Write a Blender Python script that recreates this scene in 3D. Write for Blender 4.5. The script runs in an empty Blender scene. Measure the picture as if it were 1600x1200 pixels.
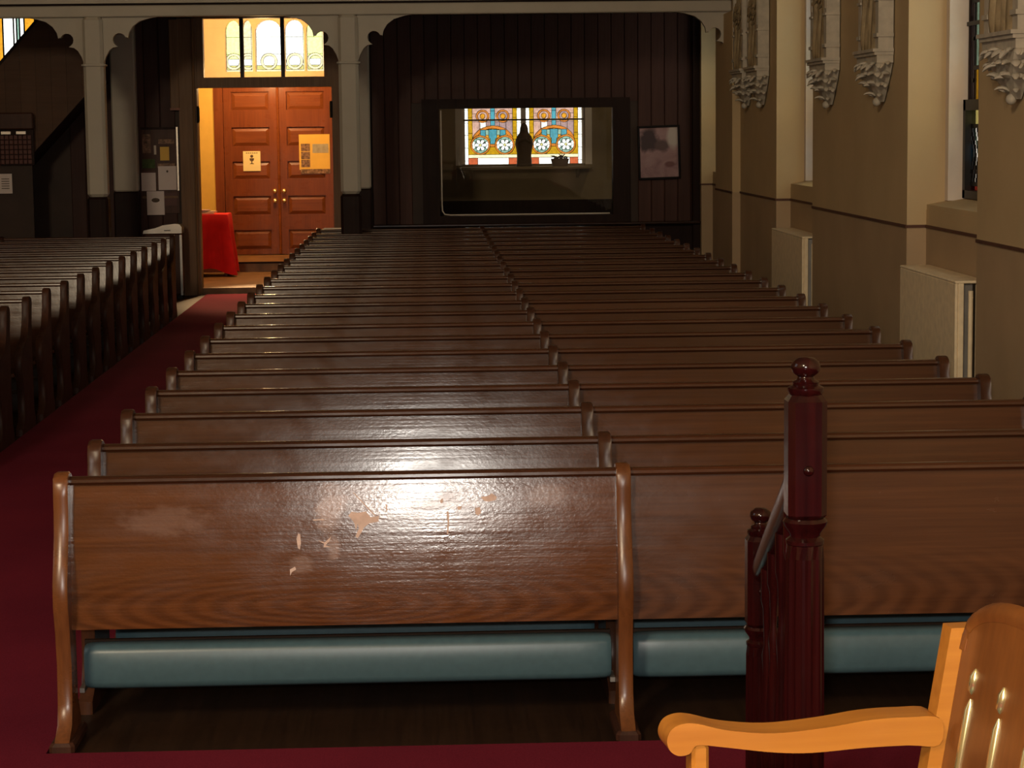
import bpy, math, random
from mathutils import Matrix, Vector

random.seed(7)
scene = bpy.context.scene
C = scene.collection
R = math.radians

# ---------------------------------------------------------------- camera
F_PX, YAW, PITCH, ROLL, CAM_H = 3452.5, 0.0382, 0.116, -0.0112, 2.197
fwd = Vector((math.sin(YAW)*math.cos(PITCH), math.cos(YAW)*math.cos(PITCH), -math.sin(PITCH)))
rt = Vector((math.cos(YAW), -math.sin(YAW), 0))
upv = rt.cross(fwd)
r2 = rt*math.cos(ROLL) + upv*math.sin(ROLL)
u2 = -rt*math.sin(ROLL) + upv*math.cos(ROLL)
cam_data = bpy.data.cameras.new('camera')
cam_data.sensor_width = 36
cam_data.lens = F_PX/1600*36
cam_data.clip_end = 300
cam = bpy.data.objects.new('camera', cam_data)
C.objects.link(cam)
cam.matrix_world = Matrix(((r2.x, u2.x, -fwd.x, 0), (r2.y, u2.y, -fwd.y, 0), (r2.z, u2.z, -fwd.z, CAM_H), (0, 0, 0, 1)))
scene.camera = cam

# ---------------------------------------------------------------- world, lights, exposure
world = bpy.data.worlds.new('day_sky')
scene.world = world
world.use_nodes = True
bg = world.node_tree.nodes['Background']
SKY = 3.0
bg.inputs[0].default_value = (0.93, 0.97, 1.0, 1)
bg.inputs[1].default_value = SKY

def light(name, kind, loc, power, color, size=None, size_y=None, rot=None):
    d = bpy.data.lights.new(name, kind)
    d.energy = power
    d.color = color
    if kind == 'AREA':
        d.shape = 'RECTANGLE'; d.size = size; d.size_y = size_y or size
    elif size:
        d.shadow_soft_size = size
    o = bpy.data.objects.new(name, d)
    C.objects.link(o)
    o.location = loc
    if rot: o.rotation_euler = rot
    return o

# flash gun held beside the lens, added unseen fill on the chancel side, window light from the left
light('camera_flash', 'POINT', (-0.03, 0.06, 2.31), 640, (1.0, 0.93, 0.84), 0.04)
aim = (Vector((2.0, 20.0, 1.5)) - Vector((-5.2, -6.4, 8.8))).to_track_quat('-Z', 'Y').to_euler()
light('chancel_fill_light', 'AREA', (-5.2, -6.4, 8.8), 1350, (1.0, 0.81, 0.56), 1.8, 2.6, aim)
aim = (Vector((-2.15, 28.7, 0.0)) - Vector((-2.35, 33.4, 3.2))).to_track_quat('-Z', 'Y').to_euler()
sp = light('carpet_patch_spot', 'SPOT', (-2.35, 33.4, 3.2), 1800, (1.0, 0.62, 0.30), 0.08, None, aim)  # added spot without a fitting, brightens the carpet at the doorway
sp.data.spot_size = R(24); sp.data.spot_blend = 0.6
light('back_room_fill', 'POINT', (3.2, 31.6, 3.5), 26, (1.0, 0.82, 0.55), 0.1)  # added unseen point light that lifts the back room walls
light('nave_window_light', 'AREA', (-8.2, 6.0, 5.0), 60, (0.82, 0.9, 1.0), 5.0, 3.0, (0, R(-90), 0))
light('vestibule_lamp', 'POINT', (-2.6, 32.4, 4.3), 200, (1.0, 0.68, 0.34), 0.12)
light('carpet_fill_light', 'POINT', (-2.4, 33.9, 3.0), 75, (1.0, 0.62, 0.26), 0.08)  # added behind the transom bar, no fitting, to lighten the aisle carpet

vs = scene.view_settings
vs.view_transform = 'Standard'
vs.look = 'None'
vs.exposure = 0.0
vs.gamma = 1.0
vs.use_curve_mapping = False
scene.cycles.use_denoising = True
scene.cycles.sample_clamp_indirect = 4.0
scene.cycles.max_bounces = 8
scene.cycles.transparent_max_bounces = 12

# ---------------------------------------------------------------- materials
def new_mat(name):
    m = bpy.data.materials.new(name)
    m.use_nodes = True
    nt = m.node_tree
    return m, nt, nt.nodes['Principled BSDF']

def lk(nt, a, b): nt.links.new(a, b)

def node(nt, kind, **kw):
    n = nt.nodes.new(kind)
    for k, v in kw.items():
        setattr(n, k, v)
    return n

def ramp(nt, fac, stops):
    n = nt.nodes.new('ShaderNodeValToRGB')
    cr = n.color_ramp
    cr.elements[0].position, cr.elements[0].color = stops[0][0], (*stops[0][1], 1)
    cr.elements[1].position, cr.elements[1].color = stops[-1][0], (*stops[-1][1], 1)
    for p, c in stops[1:-1]:
        e = cr.elements.new(p); e.color = (*c, 1)
    lk(nt, fac, n.inputs[0])
    return n.outputs[0]

def coords(nt, scale, kind='Object'):
    tc = node(nt, 'ShaderNodeTexCoord')
    mp = node(nt, 'ShaderNodeMapping')
    mp.inputs['Scale'].default_value = scale
    lk(nt, tc.outputs[kind], mp.inputs['Vector'])
    return mp.outputs[0]

def noise(nt, vec, scale, detail=4, rough=0.55, dist=0.0):
    n = node(nt, 'ShaderNodeTexNoise')
    n.inputs['Scale'].default_value = scale
    n.inputs['Detail'].default_value = detail
    n.inputs['Roughness'].default_value = rough
    n.inputs['Distortion'].default_value = dist
    lk(nt, vec, n.inputs['Vector'])
    return n.outputs['Fac']

def bump(nt, p, h, strength, dist=0.002):
    b = node(nt, 'ShaderNodeBump')
    b.inputs['Strength'].default_value = strength
    b.inputs['Distance'].default_value = dist
    lk(nt, h, b.inputs['Height'])
    lk(nt, b.outputs[0], p.inputs['Normal'])

def mixc(nt, fac, a, b, mode='MIX'):
    n = node(nt, 'ShaderNodeMix', data_type='RGBA', blend_type=mode)
    for sock, v in ((n.inputs[0], fac), (n.inputs[6], a), (n.inputs[7], b)):
        if isinstance(v, (int, float)): sock.default_value = v
        elif isinstance(v, tuple): sock.default_value = (*v, 1)
        else: lk(nt, v, sock)
    return n.outputs[2]

def math_n(nt, op, a, b=None, clamp=False):
    n = node(nt, 'ShaderNodeMath', operation=op, use_clamp=clamp)
    for i, v in enumerate((a, b)):
        if v is None: continue
        if isinstance(v, (int, float)): n.inputs[i].default_value = v
        else: lk(nt, v, n.inputs[i])
    return n.outputs[0]

def plain(name, col, rough=0.6, metal=0.0, var=0.12, vscale=6.0, bmp=0.0, spec=0.22, coat=0.0):
    m, nt, p = new_mat(name)
    v = coords(nt, (1, 1, 1))
    f = noise(nt, v, vscale, 5)
    lo = tuple(c*(1-var) for c in col); hi = tuple(min(1, c*(1+var)) for c in col)
    lk(nt, ramp(nt, f, [(0.3, lo), (0.7, hi)]), p.inputs['Base Color'])
    p.inputs['Roughness'].default_value = rough
    p.inputs['Metallic'].default_value = metal
    p.inputs['Specular IOR Level'].default_value = spec
    p.inputs['Coat Weight'].default_value = coat
    if bmp: bump(nt, p, noise(nt, v, vscale*9, 4), bmp)
    return m

def wood(name, light_c, dark_c, axis=0, rough=0.32, grain=1.0, bmp=0.15, coat=0.0, vary=0.0, arch=False, soft_wear=(), spec=0.5):
    """grain runs along the given object axis"""
    m, nt, p = new_mat(name)
    s = [9.0, 9.0, 9.0]; s[axis] = 0.55
    v = coords(nt, tuple(s))
    fine_s = [70.0, 70.0, 70.0]; fine_s[axis] = 1.6
    vf = coords(nt, tuple(fine_s))
    f1 = noise(nt, v, 1.0*grain, 6, 0.6, 1.2)
    f2 = noise(nt, vf, 1.0, 3, 0.5)
    col = ramp(nt, f1, [(0.28, dark_c), (0.5, tuple((a+b)/2 for a, b in zip(light_c, dark_c))), (0.72, light_c)])
    col = mixc(nt, 0.35, col, ramp(nt, f2, [(0.35, dark_c), (0.65, light_c)]))
    if arch:      # cathedral figure in the lower part of the board
        vw = coords(nt, (0.9, 0.0, 6.0))
        vw_n = node(nt, 'ShaderNodeVectorMath', operation='SUBTRACT'); lk(nt, vw, vw_n.inputs[0]); vw_n.inputs[1].default_value = (-0.30, 0.0, 2.95)
        vw = vw_n.outputs[0]
        w = node(nt, 'ShaderNodeTexWave', wave_type='RINGS', rings_direction='Y')
        w.inputs['Scale'].default_value = 3.2
        w.inputs['Distortion'].default_value = 3.0
        w.inputs['Detail'].default_value = 2.5
        w.inputs['Detail Scale'].default_value = 0.8
        lk(nt, vw, w.inputs['Vector'])
        tc = node(nt, 'ShaderNodeTexCoord'); sx = node(nt, 'ShaderNodeSeparateXYZ')
        lk(nt, tc.outputs['Object'], sx.inputs[0])
        mr = node(nt, 'ShaderNodeMapRange'); mr.inputs[1].default_value = 0.68; mr.inputs[2].default_value = 0.42
        lk(nt, sx.outputs['Z'], mr.inputs[0])
        fac = math_n(nt, 'MULTIPLY', mr.outputs[0], 0.38, True)
        col = mixc(nt, fac, col, ramp(nt, w.outputs['Fac'], [(0.1, tuple(c*0.75 for c in dark_c)), (0.9, tuple(c*1.2 for c in light_c))]))
    if vary:
        oi = node(nt, 'ShaderNodeObjectInfo')
        hs = node(nt, 'ShaderNodeHueSaturation')
        lk(nt, math_n(nt, 'ADD', math_n(nt, 'MULTIPLY', oi.outputs['Random'], vary), 1 - vary*0.5), hs.inputs['Value'])
        lk(nt, col, hs.inputs['Color'])
        col = hs.outputs[0]
    tcw = None
    for (wx, wz, rx, rz, amount) in soft_wear:      # rubbed, dulled patches of varnish
        vv = coords(nt, (1/rx, 0, 1/rz))
        tcw = node(nt, 'ShaderNodeVectorMath', operation='DISTANCE')
        lk(nt, vv, tcw.inputs[0]); tcw.inputs[1].default_value = (wx/rx, 0, wz/rz)
        dn = math_n(nt, 'ADD', tcw.outputs['Value'], math_n(nt, 'MULTIPLY', math_n(nt, 'SUBTRACT', noise(nt, coords(nt, (14, 14, 30)), 1.0, 6), 0.5), 1.6))
        mr = node(nt, 'ShaderNodeMapRange'); mr.inputs[1].default_value = 1.15; mr.inputs[2].default_value = 0.55
        lk(nt, dn, mr.inputs[0])
        col = mixc(nt, math_n(nt, 'MULTIPLY', mr.outputs[0], amount), col, (0.36, 0.24, 0.20))
    lk(nt, col, p.inputs['Base Color'])
    rr = noise(nt, coords(nt, (3, 3, 5)), 2.0, 5)
    lk(nt, math_n(nt, 'ADD', math_n(nt, 'MULTIPLY', rr, 0.22), rough-0.11), p.inputs['Roughness'])
    p.inputs['Coat Weight'].default_value = coat
    p.inputs['Coat Roughness'].default_value = 0.12
    p.inputs['Specular IOR Level'].default_value = spec
    if bmp:
        h = math_n(nt, 'ADD', f2, math_n(nt, 'MULTIPLY', noise(nt, coords(nt, (55, 55, 100)), 1.0, 4), 0.8))
        bump(nt, p, h, bmp, 0.0015)
    return m

PW_L, PW_D = (0.185, 0.072, 0.027), (0.085, 0.030, 0.012)
M = {}
M['pew'] = wood('pew_oak', (0.082, 0.030, 0.011), (0.040, 0.014, 0.0055), 0, 0.17, vary=0.4, bmp=0.16, spec=0.32)
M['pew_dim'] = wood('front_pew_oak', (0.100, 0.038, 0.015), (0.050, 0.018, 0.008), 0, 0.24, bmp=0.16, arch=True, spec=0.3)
M['pew_front'] = wood('worn_pew_oak', (0.132, 0.045, 0.0135), (0.066, 0.0205, 0.0065), 0, 0.17, bmp=0.3, arch=True, spec=0.42,
                      soft_wear=((-0.36, 0.845, 0.06, 0.085, 0.75), (-0.35, 0.70, 0.022, 0.05, 0.5), (-0.46, 0.64, 0.05, 0.03, 0.3),
                                 (-0.10, 0.86, 0.30, 0.06, 0.35), (0.42, 0.87, 0.10, 0.04, 0.3), (-0.95, 0.80, 0.16, 0.05, 0.2)))
M['pew_end'] = wood('pew_end_oak', (0.19, 0.066, 0.019), (0.09, 0.030, 0.010), 2, 0.3, vary=0.3, bmp=0.1)
M['pew_rail'] = wood('pew_rail_oak', (0.075, 0.026, 0.011), (0.035, 0.012, 0.006), 0, 0.17, bmp=0.03, vary=0.2)
M['dark_pew'] = wood('dark_pew_oak', (0.070, 0.026, 0.014), (0.028, 0.011, 0.007), 2, 0.45, vary=0.4, bmp=0.08, spec=0.2)
M['chip'] = plain('bare_scuffed_wood', (0.62, 0.46, 0.40), 0.7, var=0.15, vscale=40)
M['vinyl'] = plain('teal_vinyl', (0.060, 0.112, 0.135), 0.36, var=0.08, vscale=30, bmp=0.05, spec=0.5)
M['board'] = plain('kneeler_board', (0.03, 0.015, 0.008), 0.6)
M['metal'] = plain('dull_metal', (0.35, 0.33, 0.3), 0.4, 0.8)
M['wall'] = plain('cream_plaster', (0.52, 0.385, 0.215), 0.75, var=0.06, vscale=1.4, bmp=0.08)
M['wall_low'] = plain('tan_plaster_dado', (0.42, 0.30, 0.18), 0.7, var=0.07, vscale=1.4, bmp=0.08)
M['jamb'] = plain('white_painted_jamb', (0.66, 0.57, 0.48), 0.6, var=0.05)
M['rail_line'] = plain('dado_line_paint', (0.10, 0.045, 0.03), 0.6)
M['white_metal'] = plain('radiator_enamel', (0.82, 0.68, 0.46), 0.5, var=0.10, vscale=14)
M['plaster'] = plain('pale_plaster_relief', (0.50, 0.45, 0.36), 0.6, var=0.14, vscale=12, bmp=0.12)
M['relief'] = plain('painted_relief', (0.34, 0.26, 0.15), 0.6, var=0.35, vscale=9, bmp=0.12)
M['column'] = plain('grey_column_paint', (0.42, 0.38, 0.31), 0.5, var=0.05, vscale=3)
M['casing'] = wood('dark_casing', (0.026, 0.012, 0.009), (0.012, 0.006, 0.005), 2, 0.5, bmp=0.05, spec=0.08)
M['ledge'] = wood('polished_ledge', (0.045, 0.018, 0.010), (0.018, 0.008, 0.005), 0, 0.2, bmp=0.03)
M['plank'] = wood('dark_wall_plank', (0.070, 0.032, 0.025), (0.042, 0.019, 0.015), 2, 0.5, bmp=0.08, vary=0.35, spec=0.12)
M['dark_wall'] = plain('dark_wood_wall', (0.038, 0.021, 0.014), 0.55, var=0.2, vscale=3)
M['stair_wood'] = wood('stair_wood', (0.095, 0.048, 0.026), (0.065, 0.032, 0.017), 0, 0.5, bmp=0.06, vary=0.2, spec=0.12)
M['floor'] = wood('dark_floorboards', (0.034, 0.017, 0.009), (0.014, 0.007, 0.004), 1, 0.5, bmp=0.08, spec=0.1)
M['ceiling'] = plain('ceiling_plaster', (0.45, 0.38, 0.28), 0.8)
M['soffit'] = plain('balcony_soffit', (0.10, 0.06, 0.04), 0.7)
M['door'] = wood('varnished_door', (0.21, 0.058, 0.018), (0.115, 0.030, 0.010), 2, 0.3, bmp=0.06, spec=0.2)
M['door_panel'] = wood('varnished_door_panel', (0.23, 0.066, 0.020), (0.13, 0.036, 0.011), 0, 0.3, bmp=0.06, spec=0.2)
M['frame_wood'] = wood('door_frame_wood', (0.20, 0.115, 0.058), (0.12, 0.066, 0.033), 2, 0.45, bmp=0.05, spec=0.15)
M['yellow_wall'] = plain('yellow_vestibule_wall', (0.62, 0.42, 0.10), 0.7, var=0.05)
M['facade'] = plain('peach_vestibule_wall', (0.82, 0.60, 0.38), 0.7, var=0.05)
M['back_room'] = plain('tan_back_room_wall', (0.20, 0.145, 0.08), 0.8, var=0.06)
M['brass'] = plain('polished_brass', (0.85, 0.60, 0.20), 0.22, 1.0, var=0.05)
M['iron'] = plain('black_iron', (0.02, 0.018, 0.016), 0.45, 0.5)
M['black'] = plain('black_frame', (0.012, 0.010, 0.010), 0.18)
M['paper'] = plain('white_paper', (0.66, 0.58, 0.55), 0.8, var=0.03)
M['cream_paper'] = plain('cream_paper', (0.80, 0.68, 0.36), 0.8, var=0.03)
M['yellow_paper'] = plain('yellow_poster_paper', (0.72, 0.46, 0.10), 0.7, var=0.06)
M['ink'] = plain('grey_ink', (0.10, 0.07, 0.05), 0.8, var=0.5, vscale=60)
M['photo'] = plain('printed_photo', (0.20, 0.12, 0.08), 0.6, var=0.75, vscale=25)
M['blue_print'] = plain('blue_grey_print', (0.36, 0.33, 0.25), 0.6, var=0.2, vscale=12)
M['green_print'] = plain('green_print', (0.06, 0.09, 0.03), 0.7, var=0.4, vscale=20)
M['pale_print'] = plain('pale_lettering', (0.55, 0.5, 0.42), 0.7)
M['lead'] = plain('lead_came', (0.012, 0.010, 0.010), 0.5, 0.3)
M['statue'] = plain('dark_statue', (0.055, 0.035, 0.022), 0.6)
M['leaf'] = plain('dark_foliage', (0.015, 0.02, 0.01), 0.6)
M['plate'] = plain('red_name_plate', (0.075, 0.022, 0.016), 0.4, var=0.3)
M['chrome'] = plain('pale_metal', (0.6, 0.56, 0.5), 0.25, 0.9)
M['mahog'] = wood('mahogany_gloss', (0.030, 0.0035, 0.0030), (0.004, 0.001, 0.001), 2, 0.17, grain=1.6, bmp=0.03, spec=0.4)
M['oak'] = wood('honey_oak', (0.40, 0.155, 0.020), (0.27, 0.090, 0.010), 0, 0.35, grain=1.4, bmp=0.06)
M['oak_back'] = wood('honey_oak_shaded', (0.17, 0.055, 0.010), (0.10, 0.030, 0.006), 2, 0.35, grain=1.4, bmp=0.06)  # darker honey oak: shade of grazing light put into the colour
M['gilt'] = plain('gilded_moulding', (0.62, 0.52, 0.25), 0.2, 0.9, var=0.1)
M['cloth'] = plain('red_tablecloth', (0.62, 0.012, 0.018), 0.75, var=0.12, vscale=5)
M['lino'] = plain('brown_vestibule_tile', (0.19, 0.105, 0.045), 0.4, var=0.3, vscale=4)

def carpet_mat():
    m, nt, p = new_mat('red_carpet')
    v = coords(nt, (1, 1, 1))
    f = noise(nt, v, 160, 3, 0.7)
    g = noise(nt, v, 0.9, 3)
    c = ramp(nt, f, [(0.3, (0.085, 0.009, 0.019)), (0.7, (0.185, 0.020, 0.040))])
    lk(nt, mixc(nt, 0.5, c, ramp(nt, g, [(0.3, (0.10, 0.011, 0.023)), (0.7, (0.17, 0.018, 0.034))])), p.inputs['Base Color'])
    p.inputs['Roughness'].default_value = 0.95
    p.inputs['Specular IOR Level'].default_value = 0.02
    bump(nt, p, f, 0.5, 0.004)
    return m
M['carpet'] = carpet_mat()

def glass(name, col, gloss=0.06, mottle=1.0):
    m = bpy.data.materials.new(name); m.use_nodes = True
    nt = m.node_tree; nt.nodes.clear()
    out = node(nt, 'ShaderNodeOutputMaterial')
    t = node(nt, 'ShaderNodeBsdfTransparent'); g = node(nt, 'ShaderNodeBsdfGlossy')
    g.inputs['Roughness'].default_value = 0.05
    g.inputs['Color'].default_value = (0.8, 0.8, 0.8, 1)
    mx = node(nt, 'ShaderNodeMixShader'); mx.inputs[0].default_value = gloss
    tc = coords(nt, (1, 1, 1))
    f = noise(nt, tc, 22, 3)
    lo = tuple(min(1, c*(1-0.22*mottle)) for c in col); hi = tuple(min(1, c*(1+0.2*mottle)) for c in col)
    lk(nt, ramp(nt, f, [(0.3, lo), (0.7, hi)]), t.inputs['Color'])
    lk(nt, t.outputs[0], mx.inputs[1]); lk(nt, g.outputs[0], mx.inputs[2]); lk(nt, mx.outputs[0], out.inputs[0])
    return m
def gl(name, r, g, b): M[name] = glass('glass_'+name, tuple(min(1.0, c/SKY*1.06) for c in (r, g, b)))
gl('white', 2.6, 2.5, 2.2); gl('cream', 1.6, 1.35, 0.8); gl('amber', 1.1, 0.46, 0.03); gl('gold', 0.80, 0.42, 0.01)
gl('orange', 0.95, 0.30, 0.04); gl('redorange', 0.85, 0.17, 0.06); gl('cyan', 0.10, 0.46, 0.55); gl('pink', 0.95, 0.55, 0.42)
gl('mauve', 0.60, 0.38, 0.36); gl('teal', 0.42, 0.66, 0.50); gl('yellow', 1.2, 1.05, 0.35); gl('blue', 0.06, 0.30, 0.50)
gl('red', 0.45, 0.05, 0.03); gl('ygreen', 2.0, 2.1, 0.7); gl('deep', 0.05, 0.045, 0.04)
M['clear'] = glass('clear_pane', (0.93, 0.94, 0.93), 0.02, 0.0)
M['clear'].node_tree.nodes['Glossy BSDF'].inputs['Roughness'].default_value = 0.0

# ---------------------------------------------------------------- mesh helpers
def box(x0, x1, y0, y1, z0, z1):
    v = [(x0, y0, z0), (x1, y0, z0), (x1, y1, z0), (x0, y1, z0), (x0, y0, z1), (x1, y0, z1), (x1, y1, z1), (x0, y1, z1)]
    return v, [(0, 3, 2, 1), (4, 5, 6, 7), (0, 1, 5, 4), (1, 2, 6, 5), (2, 3, 7, 6), (3, 0, 4, 7)]

def cbox(x0, x1, y0, y1, z0, z1, c):
    """box with its edges chamfered all round (z-extrusion of an octagon plus chamfered caps)"""
    def ring(i, z):
        a, b, d, e = x0+i, x1-i, y0+i, y1-i
        return [(a+c, d, z), (b-c, d, z), (b, d+c, z), (b, e-c, z), (b-c, e, z), (a+c, e, z), (a, e-c, z), (a, d+c, z)]
    v = ring(c*0.7, z0) + ring(0, z0+c) + ring(0, z1-c) + ring(c*0.7, z1)
    f = [tuple(range(7, -1, -1)), tuple(range(24, 32))]
    for k in range(3):
        for i in range(8):
            j = (i+1) % 8
            f.append((k*8+i, k*8+j, k*8+8+j, k*8+8+i))
    return v, f

def prism(poly, axis, a0, a1):
    """poly of 2D points extruded along an axis; the other two axes in xyz order"""
    def mk(p, a):
        l = list(p); l.insert(axis, a); return tuple(l)
    n = len(poly)
    v = [mk(p, a0) for p in poly] + [mk(p, a1) for p in poly]
    f = [tuple(range(n-1, -1, -1)), tuple(range(n, 2*n))]
    f += [(i, (i+1) % n, n+(i+1) % n, n+i) for i in range(n)]
    return v, f

def lathe(prof, n=16, c=(0, 0, 0), sx=1, sy=1):
    v, f = [], []
    for r, z in prof:
        for k in range(n):
            a = 2*math.pi*k/n
            v.append((c[0]+r*math.cos(a)*sx, c[1]+r*math.sin(a)*sy, c[2]+z))
    for i in range(len(prof)-1):
        for k in range(n):
            j = (k+1) % n
            f.append((i*n+k, i*n+j, i*n+n+j, i*n+n+k))
    f.append(tuple(range(n-1, -1, -1))); f.append(tuple(range((len(prof)-1)*n, len(prof)*n)))
    return v, f

def tube(pts, r, n=8, flat=1.0):
    v, f = [], []
    pts = [Vector(p) for p in pts]
    rs = r if isinstance(r, (list, tuple)) else [r]*len(pts)
    for i, p in enumerate(pts):
        t = (pts[min(i+1, len(pts)-1)] - pts[max(i-1, 0)]).normalized()
        ref = Vector((0, 0, 1)) if abs(t.z) < 0.9 else Vector((1, 0, 0))
        a = t.cross(ref).normalized(); b = a.cross(t)
        for k in range(n):
            w = 2*math.pi*k/n
            q = p + a*(math.cos(w)*rs[i]) + b*(math.sin(w)*rs[i]*flat)
            v.append(tuple(q))
    for i in range(len(pts)-1):
        for k in range(n):
            j = (k+1) % n
            f.append((i*n+k, i*n+j, i*n+n+j, i*n+n+k))
    f.append(tuple(range(n-1, -1, -1))); f.append(tuple(range((len(pts)-1)*n, len(pts)*n)))
    return v, f

def ell(c, rx, ry, rz, n=10, m=6):
    prof = [(max(1e-3, math.sin(math.pi*i/m)), -math.cos(math.pi*i/m)) for i in range(m+1)]
    v, f = lathe(prof, n)
    return [(c[0]+x*rx, c[1]+y*ry, c[2]+z*rz) for x, y, z in v], f

def join(*parts):
    V, Fc = [], []
    for v, f in parts:
        o = len(V); V += v; Fc += [tuple(i+o for i in q) for q in f]
    return V, Fc

def xf(part, fn): return [fn(*p) for p in part[0]], part[1]

def mesh(name, geo, mat, smooth=False):
    me = bpy.data.meshes.new(name)
    me.from_pydata(geo[0], [], geo[1])
    me.materials.append(M[mat] if isinstance(mat, str) else mat)
    if smooth:
        me.polygons.foreach_set('use_smooth', [True]*len(me.polygons))
        me.set_sharp_from_angle(angle=R(42))
    me.update()
    return me

def fix_normals(me):
    import bmesh
    bm = bmesh.new(); bm.from_mesh(me)
    bmesh.ops.recalc_face_normals(bm, faces=bm.faces)
    bm.to_mesh(me); bm.free()

def obj(name, geo, mat=None, parent=None, loc=None, smooth=False, rot=None):
    """one mesh object; geo may be a mesh shared between alike pieces"""
    if not isinstance(geo, bpy.types.Mesh):
        geo = mesh(name, geo, mat, smooth)
        fix_normals(geo)
    o = bpy.data.objects.new(name, geo)
    C.objects.link(o)
    if parent: o.parent = parent
    if loc: o.location = loc
    if rot: o.rotation_euler = rot
    return o

def sm(name, geo, mat, smooth=False):
    me = mesh(name, geo, mat, smooth); fix_normals(me); return me

def tag(o, label, cat, group=None, kind=None):
    o['label'] = label; o['category'] = cat
    if group: o['group'] = group
    if kind: o['kind'] = kind
    return o

def struct(o, label=None):
    o['kind'] = 'structure'
    if label: o['label'] = label
    return o

def thing(name, label, cat, loc=(0, 0, 0), rz=0, group=None):
    o = bpy.data.objects.new(name, None)
    o.empty_display_size = 0.2
    C.objects.link(o)
    o.location = loc; o.rotation_euler = (0, 0, rz)
    return tag(o, label, cat, group)

def part_label(o, label): o['label'] = label; return o

# ================================================================ SETTING
XW = 3.68                      # plane of the right-hand wall
YR = 29.7                      # plane of the rear wall
struct(obj('floor', box(-9, 5.2, -7.2, 36.2, -0.2, 0.0), 'floor'), 'dark worn wooden floor under the pews')
struct(obj('ceiling', box(-9, 5.2, -7.2, 29.9, 9.8, 10.0), 'ceiling'), 'pale plaster nave ceiling')
struct(obj('wall_left', box(-9, -8.6, -7.2, 36.2, 0, 10), 'wall'), 'plain left nave wall')
struct(obj('wall_chancel', box(-9, 5.2, -7.6, -7.2, 0, 10), 'wall'), 'chancel wall behind the altar platform')

# right wall: piers, three window bays
BAYS = [(14.65, 16.81), (20.95, 23.12), (27.26, 29.43)]
X_REC, X_JAMB, X_GLASS, X_OUT = 3.83, 3.97, 4.13, 4.40
Z_DADO, Z_SILL, Z_HEAD = 1.405, 1.60, 7.2
wr = bpy.data.objects.new('wall_right', None); C.objects.link(wr)
struct(wr, 'cream plaster right-hand nave wall with deep window bays')
ys = [-7.2]
for a, b in BAYS: ys += [a, b]
ys.append(29.9)
for i in range(0, len(ys), 2):
    obj('pier', box(XW, X_OUT, ys[i], ys[i+1], Z_DADO, 10), 'wall', wr)
    obj('dado', box(XW, X_OUT, ys[i], ys[i+1], 0, Z_DADO), 'wall_low', wr)
    obj('dado_line', box(XW-0.010, XW+0.002, ys[i], ys[i+1], Z_DADO-0.012, Z_DADO+0.010), 'rail_line', wr)
for a, b in BAYS:
    obj('bay_apron', box(X_REC, X_OUT, a, b, Z_DADO, Z_SILL-0.07), 'wall', wr)
    obj('bay_dado', box(X_REC, X_OUT, a, b, 0, Z_DADO), 'wall_low', wr)
    obj('dado_line', box(X_REC-0.010, X_REC+0.002, a, b, Z_DADO-0.012, Z_DADO+0.010), 'rail_line', wr)
    obj('dado_line', box(XW, X_REC, b-0.010, b, Z_DADO-0.012, Z_DADO+0.010), 'rail_line', wr)
    obj('bay_head', box(X_REC, X_OUT, a, b, Z_HEAD, 10), 'wall', wr)

def stained(parent, w, h, nx, ny, region, place, lead_d=0.006):
    """mosaic of glass pieces: region(u, v) names (piece, colour); cells on a border between pieces are lead"""
    ids = [[region((i+0.5)/nx*w, (j+0.5)/ny*h) for i in range(nx)] for j in range(ny)]
    dx, dy = w/nx, h/ny
    pieces, lead = {}, []
    for j in range(ny):
        for i in range(nx):
            k = ids[j][i]
            if (i+1 < nx and ids[j][i+1] != k) or (j+1 < ny and ids[j+1][i] != k):
                lead.append((i, j))
            else:
                pieces.setdefault(k, []).append((i, j))
    def quads(cells, d):
        V, Fc, idx = [], [], {}
        for i, j in cells:
            q = []
            for a, b in ((i, j), (i+1, j), (i+1, j+1), (i, j+1)):
                if (a, b) not in idx:
                    idx[(a, b)] = len(V); V.append(place(a*dx, b*dy, d))
                q.append(idx[(a, b)])
            Fc.append(tuple(q))
        return V, Fc
    res = []
    for (pid, col), cells in pieces.items():
        res.append(('pane', sm('pane', quads(cells, 0), col)))
    if lead:
        res.append(('lead_came', sm('lead_came', join(quads(lead, -lead_d), quads(lead, lead_d)), 'lead')))
    for n, me in res:
        obj(n, me, None, parent)
    return res

def bay_region(u, v):
    """u from the far jamb, v from the sill: tall figured light with border strips"""
    if u < 0.06 or u > 1.84: return ('b%d' % int(v/0.45), 'red')
    if u < 0.11 or u > 1.79: return ('c%d' % int(v/0.3), ('orange', 'amber')[int(v/0.3) % 2])
    if u < 0.30 or u > 1.60:
        k = int(v/0.5); return ('d%d%d' % (k, u < 1), ('blue', 'gold', 'teal')[k % 3])
    d = math.hypot((u % 0.65)-0.33, (v % 0.9)-0.45)
    col = ('white', 'cream', 'yellow')[int(v/0.9 + u/0.65) % 3]
    if d < 0.2: return ('r%d_%d' % (int(u/0.65), int(v/0.9)), col)
    return ('g%d_%d' % (int(u/0.65), int(v/0.9)), ('cream', 'yellow', 'white', 'pink')[int(v/0.9)*2 % 4])

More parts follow.
